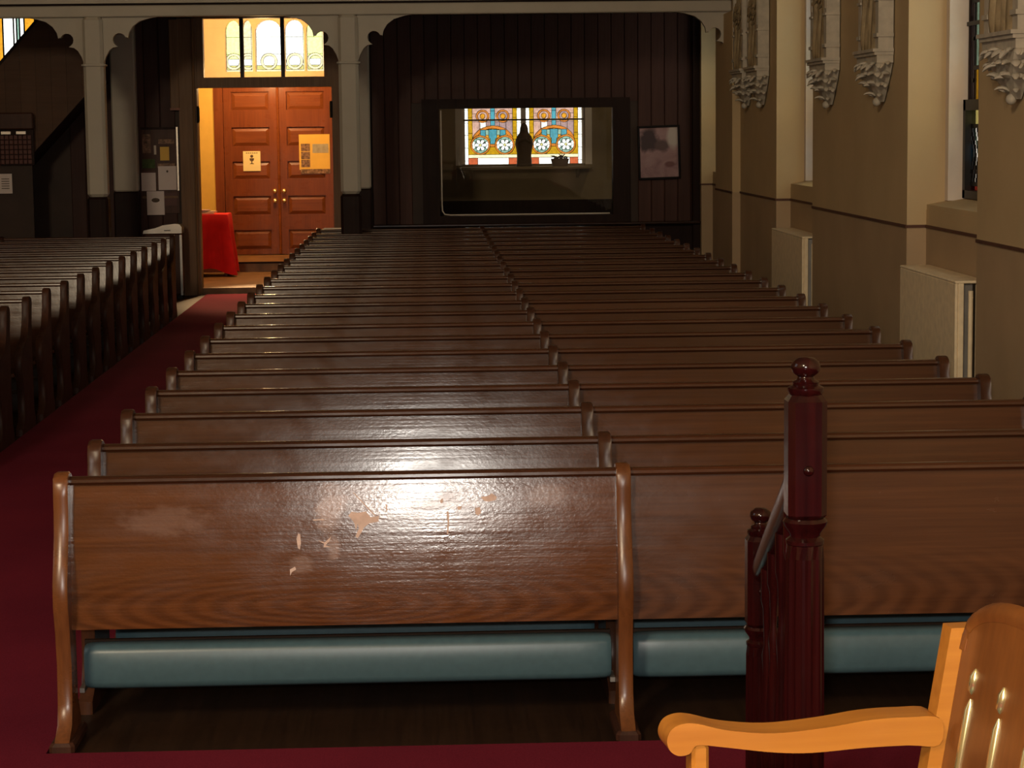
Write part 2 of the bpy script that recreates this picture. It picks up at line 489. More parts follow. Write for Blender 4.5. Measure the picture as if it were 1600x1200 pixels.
for n, (a, b) in enumerate(BAYS):
    w = bpy.data.objects.new('window_%d' % (n+1), None); C.objects.link(w)
    struct(w, ('stained glass bay window nearest the pews\' front rows', 'stained glass bay window between the wall reliefs', 'stained glass bay window in the rear corner')[n])
    obj('jamb', box(X_JAMB, X_GLASS+0.10, b-0.10, b, Z_SILL, Z_HEAD), 'jamb', w)
    obj('jamb', box(X_JAMB, X_GLASS+0.10, a, a+0.10, Z_SILL, Z_HEAD), 'jamb', w)
    obj('window_sill', prism([(X_REC+0.003, Z_SILL-0.07), (X_REC+0.003, Z_SILL-0.03), (X_GLASS+0.06, Z_SILL+0.03), (X_OUT-0.01, Z_SILL+0.03), (X_OUT-0.01, Z_SILL-0.04), (X_REC+0.1, Z_SILL-0.07)], 1, a+0.002, b-0.002), 'wall', w)
    # hopper at the bottom: its own dark frame, standing proud
    h0, h1 = Z_SILL+0.02, 2.36
    gy0, gy1 = a+0.10, b-0.10
    for y0, y1, z0, z1 in ((gy1-0.07, gy1, h0, h1), (gy0, gy0+0.07, h0, h1), (gy0, gy1, h0, h0+0.06), (gy0, gy1, h1-0.08, h1)):
        obj('hopper_frame', box(X_GLASS-0.05, X_GLASS+0.03, y0, y1, z0, z1), 'iron', w)
    obj('frame', box(X_GLASS-0.015, X_GLASS+0.04, gy1-0.035, gy1, h1, Z_HEAD), 'casing', w)
    obj('frame', box(X_GLASS-0.015, X_GLASS+0.04, gy0, gy0+0.035, h1, Z_HEAD), 'casing', w)
    for k in range(7):
        zz = h1 + 0.55 + k*0.62
        obj('saddle_bar', box(X_GLASS-0.03, X_GLASS-0.012, gy0, gy1, zz, zz+0.03), 'iron', w)
    L = gy1-gy0
    if n == 0:
        stained(w, L, Z_HEAD-h0, 98, 180, lambda u, v: bay_region(u, v) if v > 0.7 else
                (('h%d' % int(u/0.09 + math.sin(v*14)*0.8), ('blue', 'deep', 'teal', 'deep')[int(u/0.09 + math.sin(v*14)*0.8) % 4]) if 0.12 < v < 0.55 else ('k%d' % int(v*4), 'yellow' if v >= 0.55 else 'red')),
                lambda u, v, d: (X_GLASS+d, gy1-u, h0+v))
    else:
        stained(w, L, Z_HEAD-h0, 40, 90, bay_region, lambda u, v, d: (X_GLASS+d, gy1-u, h0+v))

# ---- rear wall under the balcony: dark planks round the viewing opening
wq = bpy.data.objects.new('wall_rear', None); C.objects.link(wq)
struct(wq, 'dark plank-clad rear wall under the balcony')
OX0, OX1, OZ0, OZ1 = 0.10, 2.62, 0.96, 2.47         # viewing opening
DX0, DX1, DZ1 = -3.02, -1.20, 3.72                   # doorway with transom
Y2 = YR + 0.14
for x0, x1, z0, z1 in ((-8.6, -5.95, 0, 3.8), (-5.95, -4.75, 0, 2.9), (-4.75, DX0, 0, 3.8), (DX1, OX0, 0, 3.8), (OX1, 4.4, 0, 3.8), (OX0, OX1, 0, OZ0), (OX0, OX1, OZ1, 3.8), (DX0, DX1, DZ1, 3.8)):
    obj('backing', box(x0, x1, YR+0.02, Y2, z0, z1), 'dark_wall', wq)
PWD = 0.178
def plank_geo(w, z0, z1):
    c = 0.009
    return prism([(0.002, 0.0), (0.002, -0.012), (0.002+c, -0.022), (w-0.002-c, -0.022), (w-0.002, -0.012), (w-0.002, 0.0)], 2, z0, z1)
full = sm('plank', plank_geo(PWD, 0.9, 3.8), 'plank')
above = sm('plank', plank_geo(PWD, OZ1+0.05, 3.8), 'plank')
x = -0.70
while x < XW - 0.02:
    w = min(PWD, XW - x)
    if x + w > OX0-0.10 and x < OX1+0.10:
        obj('plank', above if w == PWD else plank_geo(w, OZ1+0.05, 3.8), 'plank', wq, (x, YR+0.02, 0))
    else:
        obj('plank', full if w == PWD else plank_geo(w, 0.9, 3.8), 'plank', wq, (x, YR+0.02, 0))
    x += PWD
full_l = sm('plank', plank_geo(0.2, 0.0, 3.8), 'plank')
x = -4.7
while x < -3.45:
    obj('plank', full_l, None, wq, (x, YR+0.02, 0)); x += 0.2
# low panelled dado with a glossy ledge along the right part of the rear wall
dado = bpy.data.objects.new('trim_1', None); C.objects.link(dado); struct(dado, 'low dark panelled dado with a glossy ledge below the viewing opening')
obj('dado_panel', box(-0.70, XW, YR-0.06, YR+0.02, 0, 0.88), 'casing', dado)
obj('ledge', cbox(-0.70, XW, YR-0.22, YR+0.02, 0.88, 0.915, 0.01), 'ledge', dado)
x = -0.6
pan = sm('raised_panel', prism([(0.03, 0.1), (0.53, 0.1), (0.53, 0.8), (0.03, 0.8)], 1, -0.085, -0.06), 'casing')
while x < 3.1:
    obj('raised_panel', pan, None, dado, (x, YR, 0)); x += 0.58

# viewing opening: dark casing, glass sheet
vw = bpy.data.objects.new('window_4', None); C.objects.link(vw); struct(vw, 'wide dark-framed interior window looking into the room behind')
for x0, x1, z0, z1 in ((OX0-0.13, OX0+0.10, OZ0-0.06, OZ1+0.10), (OX1-0.10, OX1+0.13, OZ0-0.06, OZ1+0.10), (OX0+0.10, OX1-0.10, OZ1-0.03, OZ1+0.10), (OX0+0.10, OX1-0.10, OZ0-0.06, OZ0+0.05)):
    obj('casing', box(x0, x1, YR-0.05, Y2+0.02, z0, z1), 'casing', vw)
obj('pane', box(OX0+0.10, OX1-0.10, YR+0.05, YR+0.056, OZ0+0.05, OZ1-0.03), 'clear', vw)
cr = 0.018
obj('glass_edge_highlight', tube([(OX0+0.125, YR+0.035, OZ1-0.05), (OX0+0.125, YR+0.035, OZ0+0.2), (OX0+0.13, YR+0.035, OZ0+0.12), (OX0+0.16, YR+0.035, OZ0+0.075), (OX0+0.24, YR+0.035, OZ0+0.065), (OX1-0.14, YR+0.035, OZ0+0.065)], 0.010, 6), 'jamb', vw, smooth=True)  # pale-painted tube drawing the highlight along the glass

# ---- room behind the opening
rb = bpy.data.objects.new('wall_back_room', None); C.objects.link(rb); struct(rb, 'tan plaster walls of the room behind the opening')
YB = 33.5
WX0, WX1, WZ0, WZ1 = 0.47, 2.53, 1.62, 3.1
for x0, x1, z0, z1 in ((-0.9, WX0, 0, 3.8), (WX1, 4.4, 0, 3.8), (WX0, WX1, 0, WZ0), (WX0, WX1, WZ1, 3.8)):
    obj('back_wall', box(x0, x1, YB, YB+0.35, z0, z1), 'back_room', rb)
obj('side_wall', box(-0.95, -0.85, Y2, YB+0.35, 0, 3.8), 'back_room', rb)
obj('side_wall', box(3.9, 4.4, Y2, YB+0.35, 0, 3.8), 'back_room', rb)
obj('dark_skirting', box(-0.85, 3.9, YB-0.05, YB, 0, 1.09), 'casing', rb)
bc = bpy.data.objects.new('ceiling_balcony', None); C.objects.link(bc); struct(bc, 'dark underside of the balcony')
obj('soffit', box(-8.6, 4.4, 26.5, YR+0.16, 3.80, 3.95), 'soffit', bc)
obj('soffit', box(-0.9, 4.4, YR+0.16, YB+0.4, 3.80, 3.95), 'soffit', bc)
obj('parapet_wall', box(-8.6, 4.4, 29.9, 30.1, 3.95, 10), 'wall', bc)

# stained glass of the back room: two lights
w4 = bpy.data.objects.new('window_5', None); C.objects.link(w4); struct(w4, 'two-light stained glass window with flower roundels in the back room')
obj('reveal', box(WX0, WX0+0.10, YB+0.001, YB+0.2, WZ0, WZ1), 'jamb', w4)  # pale colour on reveals, frames and mullion carries the window's glare
obj('reveal', box(WX1-0.10, WX1, YB+0.001, YB+0.2, WZ0, WZ1), 'jamb', w4)
obj('frame', box(WX0+0.10, WX0+0.145, YB+0.06, YB+0.2, WZ0, WZ1), 'jamb', w4)
obj('frame', box(WX1-0.145, WX1-0.10, YB+0.06, YB+0.2, WZ0, WZ1), 'jamb', w4)
obj('mullion', box(1.462, 1.538, YB+0.06, YB+0.2, WZ0, WZ1), 'jamb', w4)
obj('frame', box(WX0, WX1, YB+0.06, YB+0.2, WZ0-0.02, WZ0+0.012), 'frame_wood', w4)
obj('saddle_bar', box(WX0+0.12, WX1-0.12, YB+0.05, YB+0.075, 2.285, 2.31), 'iron', w4)

def roundel(cx, cy, x, y, tagname):
    d = math.hypot(x-cx, y-cy)
    if d > 100: return None
    if d > 82: return (tagname+'ring', 'orange')
    a = math.atan2(y-cy, x-cx)
    if d < 13: return (tagname+'eye', 'yellow')
    k = int(((a+math.pi/6) % (2*math.pi))/(math.pi/3))
    lobe = 62*abs(math.cos(3*a))**0.35
    if d < lobe: return (tagname+'p%d' % k, 'white')
    if d > 58: return (tagname+'o%d' % int(((a) % (2*math.pi))/(math.pi/3)), 'teal' if k % 3 else 'white')
    return (tagname+'t%d' % k, 'teal')

def flower_region(u, v):
    x = 185 + u*670; y = 700 - v*682
    if x < 222 or x > 718: return ('e%d%d' % (x < 300, int((y+900)/130)), 'white')
    if y > 600:
        if y < 632: return ('top', 'cream')
        if x < 318: return ('sqa', 'redorange')
        if x > 632: return ('sqb', 'redorange')
        return ('base', 'white')
    for cx, n in ((345, 'A'), (592, 'B')):
        r = roundel(cx, 500, x, y, n)
        if r: return r
    if 340 < y < 490 and 432 < x < 512 and (y < 430 or 445 < x < 500): return ('tulip', 'cyan')
    if 345 < y < 412 and 345 < x < 400: return ('tl', 'cyan')
    if 345 < y < 412 and 548 < x < 604: return ('tr', 'cyan')
    if 345 < y < 400 and (400 < x < 432 or 512 < x < 548): return ('ts%d' % (x > 470), 'teal')
    d = math.hypot((x-472)/1.25, y-470)
    if 138 < d < 168 and y < 460: return ('arch', 'orange')
    if y > 490 and 440 < x < 505 and y < 520: return ('bar', 'orange')
    if d < 138 or y > 440: return ('gold%d' % (0 if x < 400 else 1 if x < 540 else 2), 'gold' if y > 440 else 'amber')
    if x < 268: return ('ga%d' % int((y+900)/160), 'gold')
    if x > 672: return ('gb%d' % int((y+900)/160), 'gold')
    if 452 < x < 494: return ('stem%d' % int((y+900)/150), 'cyan')
    yy = y if y > 125 else 125 + (125-y) % 260
    for cx, n in ((370, 'l'), (575, 'r')):
        dd = math.hypot(x-cx, yy-205)
        if dd < 26: return (n+'core%d' % (y > 100), 'amber')
        if dd < 48: return (n+'in%d' % (y > 100), 'pink' if n == 'l' else 'mauve')
        if dd < 66: return (n+'curl%d' % (y > 100), 'orange')
    if y > 262: return ('pk%d' % int((x-268)/68), 'pink' if x < 345 else 'white' if x < 405 else 'mauve')
    return ('pink%d_%d' % (x > 472, int((y+900)/120)), 'pink')

res = stained(w4, 0.85, 1.0, 120, 140, flower_region, lambda u, v, d: (0.611+u, YB+0.12+d, WZ0+0.012+v))
for n, me in res:
    obj(n, me, None, w4, (0.927, 0, 0))
for x0 in (0.611, 1.538):
    obj('pane', box(x0, x0+0.85, YB+0.118, YB+0.122, WZ0+1.012, WZ1), 'amber', w4)

# ---- doorway into the vestibule
df = bpy.data.objects.new('trim_2', None); C.objects.link(df); struct(df, 'brown wooden door frame with a three-pane transom')
obj('jamb', box(DX0-0.22, DX0+0.02, YR-0.06, Y2+0.05, 0, DZ1), 'frame_wood', df)
obj('jamb_edge', tube([(DX0-0.02, YR-0.065, 0), (DX0-0.02, YR-0.065, DZ1)], 0.02, 8), 'frame_wood', df)
obj('jamb', box(DX1-0.02, DX1+0.14, YR-0.06, Y2+0.05, 0, DZ1), 'frame_wood', df)
obj('head', box(DX0-0.22, DX1+0.14, YR-0.06, Y2+0.05, 3.66, DZ1+0.1), 'frame_wood', df)
obj('transom_bar', box(DX0+0.02, DX1-0.02, YR-0.05, Y2+0.04, 2.75, 2.885), 'frame_wood', df)
obj('transom_stile', box(DX0+0.02, DX0+0.115, YR-0.03, Y2, 2.885, 3.66), 'frame_wood', df)
obj('transom_stile', box(DX1-0.115, DX1-0.02, YR-0.03, Y2, 2.885, 3.66), 'frame_wood', df)
xs = [DX0+0.115, -2.40, -1.86, DX1-0.115]
for a, b in zip(xs[:-1], xs[1:]):
    obj('pane', box(a, b, YR+0.04, YR+0.045, 2.885, 3.66), 'clear', df)
for xm in xs[1:3]:
    obj('transom_mullion', box(xm-0.025, xm+0.025, YR+0.0, YR+0.09, 2.885, 3.66), 'iron', df)
for xh, z in ((DX0+0.03, 2.40), (DX1-0.03, 2.45)):
    obj('hinge', join(box(xh-0.02, xh+0.02, YR-0.075, YR-0.05, z-0.09, z+0.09), tube([(xh, YR-0.08, z-0.11), (xh, YR-0.08, z+0.11)], 0.018, 8)), 'iron', df)

# vestibule shell
ve = bpy.data.objects.new('wall_vestibule', None); C.objects.link(ve); struct(ve, 'yellow and peach vestibule walls round the far doors')
obj('side_wall', box(-4.6, -4.45, Y2, 35.4, 0, 5.2), 'yellow_wall', ve)
obj('side_wall', box(-0.95, -0.90, Y2, 35.4, 0, 5.2), 'yellow_wall', ve)
obj('vestibule_ceiling', box(-4.6, -0.9, Y2, 35.4, 5.05, 5.2), 'facade', ve)
obj('front_wall_over', box(-4.6, -0.9, Y2-0.01, Y2+0.04, DZ1+0.1, 5.2), 'facade', ve)
DLX0, DLX1, DYY = -3.13, -1.43, 34.9
obj('door_backing', box(-4.45, -0.95, DYY+0.12, DYY+0.5, 0, 3.0), 'dark_wall', ve)  # added unseen sheet, stops sky light leaking round the doors
obj('door_wall', box(-4.45, DLX0-0.14, DYY-0.05, DYY+0.5, 0, 3.0), 'yellow_wall', ve)
obj('door_wall', box(DLX1+0.14, -0.95, DYY-0.05, DYY+0.5, 0, 3.0), 'yellow_wall', ve)
# upper wall with five pointed lights cut through it: built as strips between the lights
LIGHTS = [(-3.10, -2.85, 'ygreen'), (-2.83, -2.67, 'cream'), (-2.63, -2.21, 'white'), (-2.17, -1.86, 'white'), (-1.83, -1.56, 'ygreen')]
LZ0, LZS, LZT = 3.10, 3.66, 3.90
edges = [-4.45]
for a, b, _ in LIGHTS: edges += [a, b]
edges.append(-0.95)
for i in range(0, len(edges), 2):
    obj('upper_wall', box(edges[i], edges[i+1], 35.15, 35.4, 3.0, 5.05), 'facade', ve)
for a, b, _ in LIGHTS:
    obj('upper_wall', box(a, b, 35.15, 35.4, 3.0, LZ0), 'facade', ve)
    m_, r_ = (a+b)/2, (b-a)/2
    arc = [(m_ + r_*math.cos(t), LZS + (LZT-LZS)*math.sin(t)**0.8) for t in [math.pi*k/10 for k in range(11)]]
    obj('upper_wall', prism([(b, 5.05), (a, 5.05)] + list(reversed(arc)), 1, 35.15, 35.4), 'facade', ve)
obj('wall_shelf', box(-4.45, -0.95, 34.85, 35.4, 2.98, 3.0), 'facade', ve)
w6 = bpy.data.objects.new('window_6', None); C.objects.link(w6); struct(w6, 'row of bright pointed stained lights above the far doors')
for q, (a, b, col) in enumerate(LIGHTS):
    def reg(u, v, W=b-a, col=col):
        if u < 0.02 or u > W-0.02 or v < 0.03: return ('rim', 'cream')
        d = math.hypot(u-W*0.5, v-0.16)
        if abs(d-0.11) < 0.02: return ('curl', 'cream')
        if v < 0.1: return ('foot', 'yellow')
        return ('fld%d' % int(v/0.27), col if v > 0.2 else 'white')
    stained(w6, b-a, LZT-LZ0, max(8, int((b-a)/0.006)), 120, reg, lambda u, v, d, a=a: (a+u, 35.27+d, LZ0+v))

# vestibule floor with its step
vf = bpy.data.objects.new('floor_vestibule', None); C.objects.link(vf); struct(vf, 'brown tiled vestibule floor with one step')
obj('threshold_floor', box(-4.45, -0.95, YR+0.02, 33.0, 0.0, 0.09), 'lino', vf)
obj('step', box(-4.45, -0.95, 33.0, 35.2, 0.0, 0.235), 'lino', vf)
obj('step_nosing', box(-4.45, -0.95, 32.97, 33.03, 0.215, 0.24), 'casing', vf)

# double doors
dd = bpy.data.objects.new('door_1', None); C.objects.link(dd); struct(dd, 'pair of varnished red-brown five-panel doors')
obj('door_frame', box(DLX0-0.14, DLX0, DYY-0.07, DYY+0.1, 0.235, 3.0), 'door', dd)
obj('door_frame', box(DLX1, DLX1+0.14, DYY-0.07, DYY+0.1, 0.235, 3.0), 'door', dd)
obj('door_frame', box(DLX0, DLX1, DYY-0.07, DYY+0.1, 2.92, 3.0), 'door', dd)
PAN = [(0.32, 0.63), (0.86, 1.16), (1.42, 1.70), (1.93, 2.23), (2.49, 2.78)]
mid = (DLX0+DLX1)/2
for a, b, side in ((DLX0+0.005, mid-0.012, 1), (mid+0.012, DLX1-0.005, -1)):
    lf = obj('leaf', box(a, b, DYY, DYY+0.05, 0.245, 2.915), 'door', dd)
    st = 0.12
    for x0, x1, z0, z1 in [(a, a+st, 0.245, 2.915), (b-st, b, 0.245, 2.915)] + [(a+st, b-st, p[1], q[0]) for p, q in zip(PAN[:-1], PAN[1:])] + [(a+st, b-st, 0.245, PAN[0][0]), (a+st, b-st, PAN[-1][1], 2.915)]:
        obj('rail' if x1-x0 > 0.2 else 'stile', box(x0, x1, DYY-0.03, DYY, z0, z1), 'door', lf)
    for z0, z1 in PAN:
        v = []
        x0, x1 = a+st+0.012, b-st-0.012
        zz0, zz1 = z0+0.012, z1-0.012
        i = 0.05
        V = [(x0, DYY, zz0), (x1, DYY, zz0), (x1, DYY, zz1), (x0, DYY, zz1), (x0+i, DYY-0.022, zz0+i), (x1-i, DYY-0.022, zz0+i), (x1-i, DYY-0.022, zz1-i), (x0+i, DYY-0.022, zz1-i)]
        obj('panel', (V, [(4, 5, 6, 7), (0, 1, 5, 4), (1, 2, 6, 5), (2, 3, 7, 6), (3, 0, 4, 7)]), 'door_panel', lf)
    kx = (b-0.06) if side == 1 else (a+0.06)
    for z in (1.235, 1.085):
        kn = lathe([(0.034, 0.0), (0.036, 0.006), (0.014, 0.012), (0.012, 0.03), (0.03, 0.042), (0.034, 0.055), (0.022, 0.068), (0.002, 0.07)], 12)
        obj('knob', xf(kn, lambda x, y, z_, kx=kx, z=z: (kx+x, DYY-0.03-z_, z+y)), 'brass', lf, smooth=True)
obj('meeting_bead', tube([(mid, DYY-0.03, 0.25), (mid, DYY-0.03, 2.91)], 0.022, 8), 'door_panel', dd)

# upper-left window behind the gallery stair
w7 = bpy.data.objects.new('window_7', None); C.objects.link(w7); struct(w7, 'bright stained window above the gallery stair')
WLX0, WLX1 = -5.95, -4.75
stained(w7, WLX1-WLX0, 0.9, 60, 45, lambda u, v: ('s%d' % int(u/0.14), ('white', 'cream', 'amber', 'white', 'white', 'amber', 'white', 'cream', 'white')[int(u/0.14) % 9]) if (u % 0.6) > 0.05 else ('v%d' % int(u/0.6), 'teal'),
        lambda u, v, d: (WLX0+u, YR+0.08+d, 2.9+v))

# ================================================================ CARPET, PLATFORM
car = obj('red_carpet', prism([(-2.94, 6.22), (3.65, 6.22), (3.65, 7.665), (-1.37, 7.665), (-1.37, YR-0.07), (-2.94, YR-0.07)], 2, 0.0, 0.014), 'carpet')
tag(car, 'dark red carpet running up the aisle and along the front of the pews', 'carpet')
pf = bpy.data.objects.new('floor_platform', None); C.objects.link(pf); struct(pf, 'red-carpeted altar platform with steps down to the nave')
obj('deck', box(-5.5, 3.6, -7.0, 4.95, 0, 0.64), 'carpet', pf)
for k in range(3):
    obj('step', box(-5.5, 3.6, 4.95+0.42*k, 4.95+0.42*(k+1), 0, 0.48-0.16*k), 'carpet', pf)

# ================================================================ PEWS
XL, XD, XR = -1.316, 0.6975, 2.6818
Y0, PITCH_Y = 7.872, 0.87
def lean(z):
    t = (z-0.42)/0.525
    return -0.045 + 0.525*(0.10*t + 0.0425*t*t)
def panel_geo(x0, x1):
    V, Fc = [], []
    zs = [0.42 + 0.525*k/8 for k in range(9)]
    n = 5
    xs_ = [x0 + (x1-x0)*k/n for k in range(n+1)]
    for th in (0.0, 0.025):
        for z in zs:
            for x_ in xs_:
                V.append((x_, lean(z)+th, z))
    m = (n+1)
    o = m*len(zs)
    for s_ in (0, o):
        for j in range(len(zs)-1):
            for i in range(n):
                Fc.append((s_+j*m+i, s_+j*m+i+1, s_+(j+1)*m+i+1, s_+(j+1)*m+i))
    for i in range(n):
        Fc.append((i, o+i, o+i+1, i+1)); t_ = (len(zs)-1)*m
        Fc.append((t_+i, t_+i+1, o+t_+i+1, o+t_+i))
    for j in range(len(zs)-1):
        for i in (0, n):
            Fc.append((j*m+i, (j+1)*m+i, o+(j+1)*m+i, o+j*m+i))
    return V, Fc
def rail_geo(x0, x1):
    cy, cz = lean(0.945)+0.012, 0.948
    poly = [(cy-0.026, cz-0.012), (cy-0.034, cz-0.002), (cy-0.032, cz+0.008), (cy-0.022, cz+0.015), (cy+0.0, cz+0.017), (cy+0.024, cz+0.013), (cy+0.03, cz+0.0), (cy+0.022, cz-0.014)]
    return prism(poly, 0, x0, x1)
TOP = [(-0.042, 0.90), (-0.038, 0.945), (-0.022, 0.972), (0.01, 0.985), (0.05, 0.982), (0.082, 0.965), (0.094, 0.935), (0.085, 0.89), (0.06, 0.80), (0.045, 0.62), (0.04, 0.4), (0.045, 0.14), (0.09, 0.08), (0.10, 0.0)]
END_FRONT = [(-0.19, 0.0), (-0.19, 0.045), (-0.12, 0.09), (-0.095, 0.16), (-0.085, 0.30), (-0.10, 0.42), (-0.125, 0.52), (-0.12, 0.60), (-0.09, 0.68), (-0.055, 0.77), (-0.042, 0.85)] + TOP
END_SEAT = [(-0.46, 0.0), (-0.46, 0.05), (-0.38, 0.09), (-0.34, 0.18), (-0.345, 0.32), (-0.40, 0.43), (-0.425, 0.52), (-0.40, 0.60), (-0.33, 0.64), (-0.23, 0.66), (-0.14, 0.71), (-0.085, 0.78), (-0.05, 0.85)] + TOP
def end_geo(poly, xc, th=0.052):
    h = th/2; b = 0.008
    # bevelled edge: outline slightly shrunk on the two side faces
    cy = sum(p[0] for p in poly)/len(poly); cz = 0.5
    def shr(p): return (p[0] + (b if p[0] < cy else -b)*0.6, p[1] - (b*0.6 if p[1] > 0.6 else 0))
    n = len(poly)
    V = [(xc-h, *shr(p)) for p in poly] + [(xc-h+b, *p) for p in poly] + [(xc+h-b, *p) for p in poly] + [(xc+h, *shr(p)) for p in poly]
    Fc = [tuple(range(n-1, -1, -1)), tuple(range(3*n, 4*n))]
    for k in range(3):
        Fc += [(k*n+i, k*n+(i+1) % n, k*n+n+(i+1) % n, k*n+n+i) for i in range(n)]
    return V, Fc
def pad_geo(x0, x1):
    """stuffed kneeler pad standing upright, pillowed towards its ends"""
    ring = []
    for k in range(16):
        a = 2*math.pi*k/16
        c_, s_ = math.cos(a), math.sin(a)
        ring.append((math.copysign(abs(c_)**0.8, c_)*0.052, math.copysign(abs(s_)**0.5, s_)*0.086))
    st = [(0, 0.72, 0.86), (0.006, 0.80, 0.93), (0.02, 0.86, 0.97), (0.06, 0.95, 0.99), (0.12, 1, 1)]
    L = x1-x0
    xs_ = [(x0+d, a, b) for d, a, b in st] + [(x0+L*0.3, 1, 1), (x0+L*0.5, 1.0, 1), (x0+L*0.7, 1, 1)] + [(x1-d, a, b) for d, a, b in reversed(st)]
    V, Fc = [], []
    for x_, a, b in xs_:
        for y, z in ring: V.append((x_, 0.125+y*a-(0 if y > 0 else 0.004), 0.25+z*b))
    for i in range(len(xs_)-1):
        for k in range(16):
            j = (k+1) % 16
            Fc.append((i*16+k, i*16+j, i*16+16+j, i*16+16+k))
    Fc.append(tuple(range(15, -1, -1))); Fc.append(tuple(range((len(xs_)-1)*16, len(xs_)*16)))
    return V, Fc
g = 0.026
HALF = [(XL+g, XD-g), (XD+g, XR-g)]
MP = {}
M['pew_end2'] = wood('dim_pew_end_oak', (0.070, 0.025, 0.011), (0.032, 0.012, 0.006), 2, 0.35, vary=0.3, bmp=0.08, spec=0.3)
for key, pm, rm, em in (('oak', 'pew', 'pew_rail', 'pew_end2'), ('front', 'pew_front', 'pew_rail', 'pew_end'), ('dark', 'dark_pew', 'dark_pew', 'dark_pew')):
    if key == 'dark': pm, rm, em = 'pew', 'pew_rail', 'dark_pew'
    vm = 'board' if key == 'dark' else 'vinyl'
    MP[key] = dict(
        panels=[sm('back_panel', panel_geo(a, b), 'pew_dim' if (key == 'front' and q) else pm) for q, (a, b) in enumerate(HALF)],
        rails=[sm('top_rail', rail_geo(a, b), rm, True) for a, b in HALF],
        ends=[sm('end_panel', end_geo(END_FRONT if key == 'front' else END_SEAT, x_), em, True) for x_ in (XL, XD, XR)],
        seats=[sm('seat', cbox(a, b, -0.43, -0.03, 0.425, 0.455, 0.008), rm) for a, b in HALF],
        pads=[sm('kneeler', pad_geo(a+0.018, b-0.012), vm, True) for a, b in HALF],
        boards=[sm('kneeler_board', box(a+0.01, b-0.01, 0.165, 0.185, 0.16, 0.335), 'board') for a, b in HALF],
        arms=[[sm('kneeler_bracket', box(q, q+0.018, 0.09, 0.20, 0.155, 0.172), 'metal') for q in (a-0.002, b-0.016)] for a, b in HALF],
        foot=sm('foot', cbox(-0.045, 0.045, -0.20, 0.12, 0.0, 0.045, 0.012), 'dark_pew'))
def pew(kind, x_off, y, label, group, kneel=True, name='church_pew'):
    t = thing(name, label, 'pew', (x_off, y, random.uniform(-0.003, 0.003) if kind != 'front' else 0), 0, group)
    t.location.z = 0
    mp = MP[kind]
    for k in range(2):
        obj('back_panel', mp['panels'][k], None, t)
        obj('top_rail', mp['rails'][k], None, t)
        if kind != 'front': obj('seat', mp['seats'][k], None, t)
        if kneel:
            kn = part_label(obj('kneeler', mp['pads'][k], None, t, (0, 0, 0 if kind == 'front' else -0.062)), 'dark folded kneeler' if kind == 'dark' else 'teal vinyl kneeler pad folded up')
            obj('kneeler_board', mp['boards'][k], None, kn)
            for me in mp['arms'][k]: obj('kneeler_bracket', me, None, kn)
    for k, x_ in enumerate((XL, XD, XR)):
        e = obj('end_panel', mp['ends'][k], None, t)
        if kind == 'front': obj('foot', mp['foot'], None, e, (x_, 0, 0))
    return t
ORD = ['zeroth', 'first', 'second', 'third', 'fourth', 'fifth', 'sixth', 'seventh', 'eighth', 'ninth', 'tenth', 'eleventh', 'twelfth', 'thirteenth', 'fourteenth', 'fifteenth', 'sixteenth',
       'seventeenth', 'eighteenth', 'nineteenth', 'twentieth', 'twenty-first', 'twenty-second']
DY = [0, -0.05, 0.03, 0.02, 0, 0, 0, 0, 0, 0, 0, 0, 0, 0, 0, 0, 0, 0, 0, 0, 0, -0.02, 0.22]
for i in range(23):
    if i == 0:
        p0 = pew('front', 0, Y0, 'front wooden pew screen with pale scuffs and teal kneelers, facing the altar steps', 'pews between aisle and cream wall', name='pew_front_screen')
    else:
        pew('oak', 0, Y0 + PITCH_Y*i + DY[i], 'long brown wooden pew, %s row behind the scuffed front screen' % ORD[i], 'pews between aisle and cream wall', kneel=i < 22)
NL = 15
for i in range(NL):
    pew('dark', -5.652, 26.05 - PITCH_Y*i,
        'dark wooden pew across the red aisle, %s row' % ('last' if i == 0 else ORD[i+1] + ' to last'), 'pews left of the red aisle', kneel=0 < i)

# paint chips and scratches on the front screen: shapes measured on the board, laid on its curve
panel0 = [c for c in p0.children if c.name.startswith('back_panel')][0]
def chip(pts):
    n = len(pts)
    V = []
    for off in (-0.0012, 0.001):
        for cx, cy in pts:
            px, py = 440+cx/4.444, 740+cy/4.444
            z = 0.94 - (py - 760 + (px-112)*0.0197)/411*1.0
            V.append(((px-112)/435-1.29, lean(z)+off, z))
    return V, [tuple(range(n)), tuple(range(2*n-1, n-1, -1))] + [(i, (i+1) % n, n+(i+1) % n, n+i) for i in range(n)]
CHIPS = [
    [(465, 290), (490, 262), (530, 270), (590, 262), (620, 298), (680, 290), (676, 328), (612, 338), (575, 365), (552, 405), (530, 435), (513, 424), (538, 372), (530, 340), (518, 385), (508, 340), (490, 315)],
    [(500, 140), (506, 138), (655, 285), (648, 290)],
    [(115, 405), (130, 410), (134, 470), (126, 510), (112, 500), (104, 440)],
    [(250, 450), (300, 462), (345, 425), (330, 458), (305, 480), (340, 495), (290, 495), (295, 472)],
    [(1390, 165), (1440, 158), (1470, 140), (1505, 165), (1495, 185), (1450, 195), (1415, 190)],
    [(1350, 235), (1385, 230), (1392, 270), (1370, 285), (1352, 275)],
    [(1150, 260), (1166, 262), (1168, 330), (1160, 410), (1150, 405), (1156, 330)],
    [(215, 315), (290, 310), (300, 318), (225, 322)],
    [(725, 215), (735, 212), (740, 255), (732, 262)],
    [(55, 640), (90, 622), (98, 640), (70, 655), (56, 680)],
    [(1225, 230), (1260, 222), (1250, 245), (1232, 250)],
    [(2290, 430), (2330, 420), (2390, 440), (2350, 455), (2300, 450)],
    [(1105, 190), (1125, 172), (1130, 200), (1112, 208)],
]
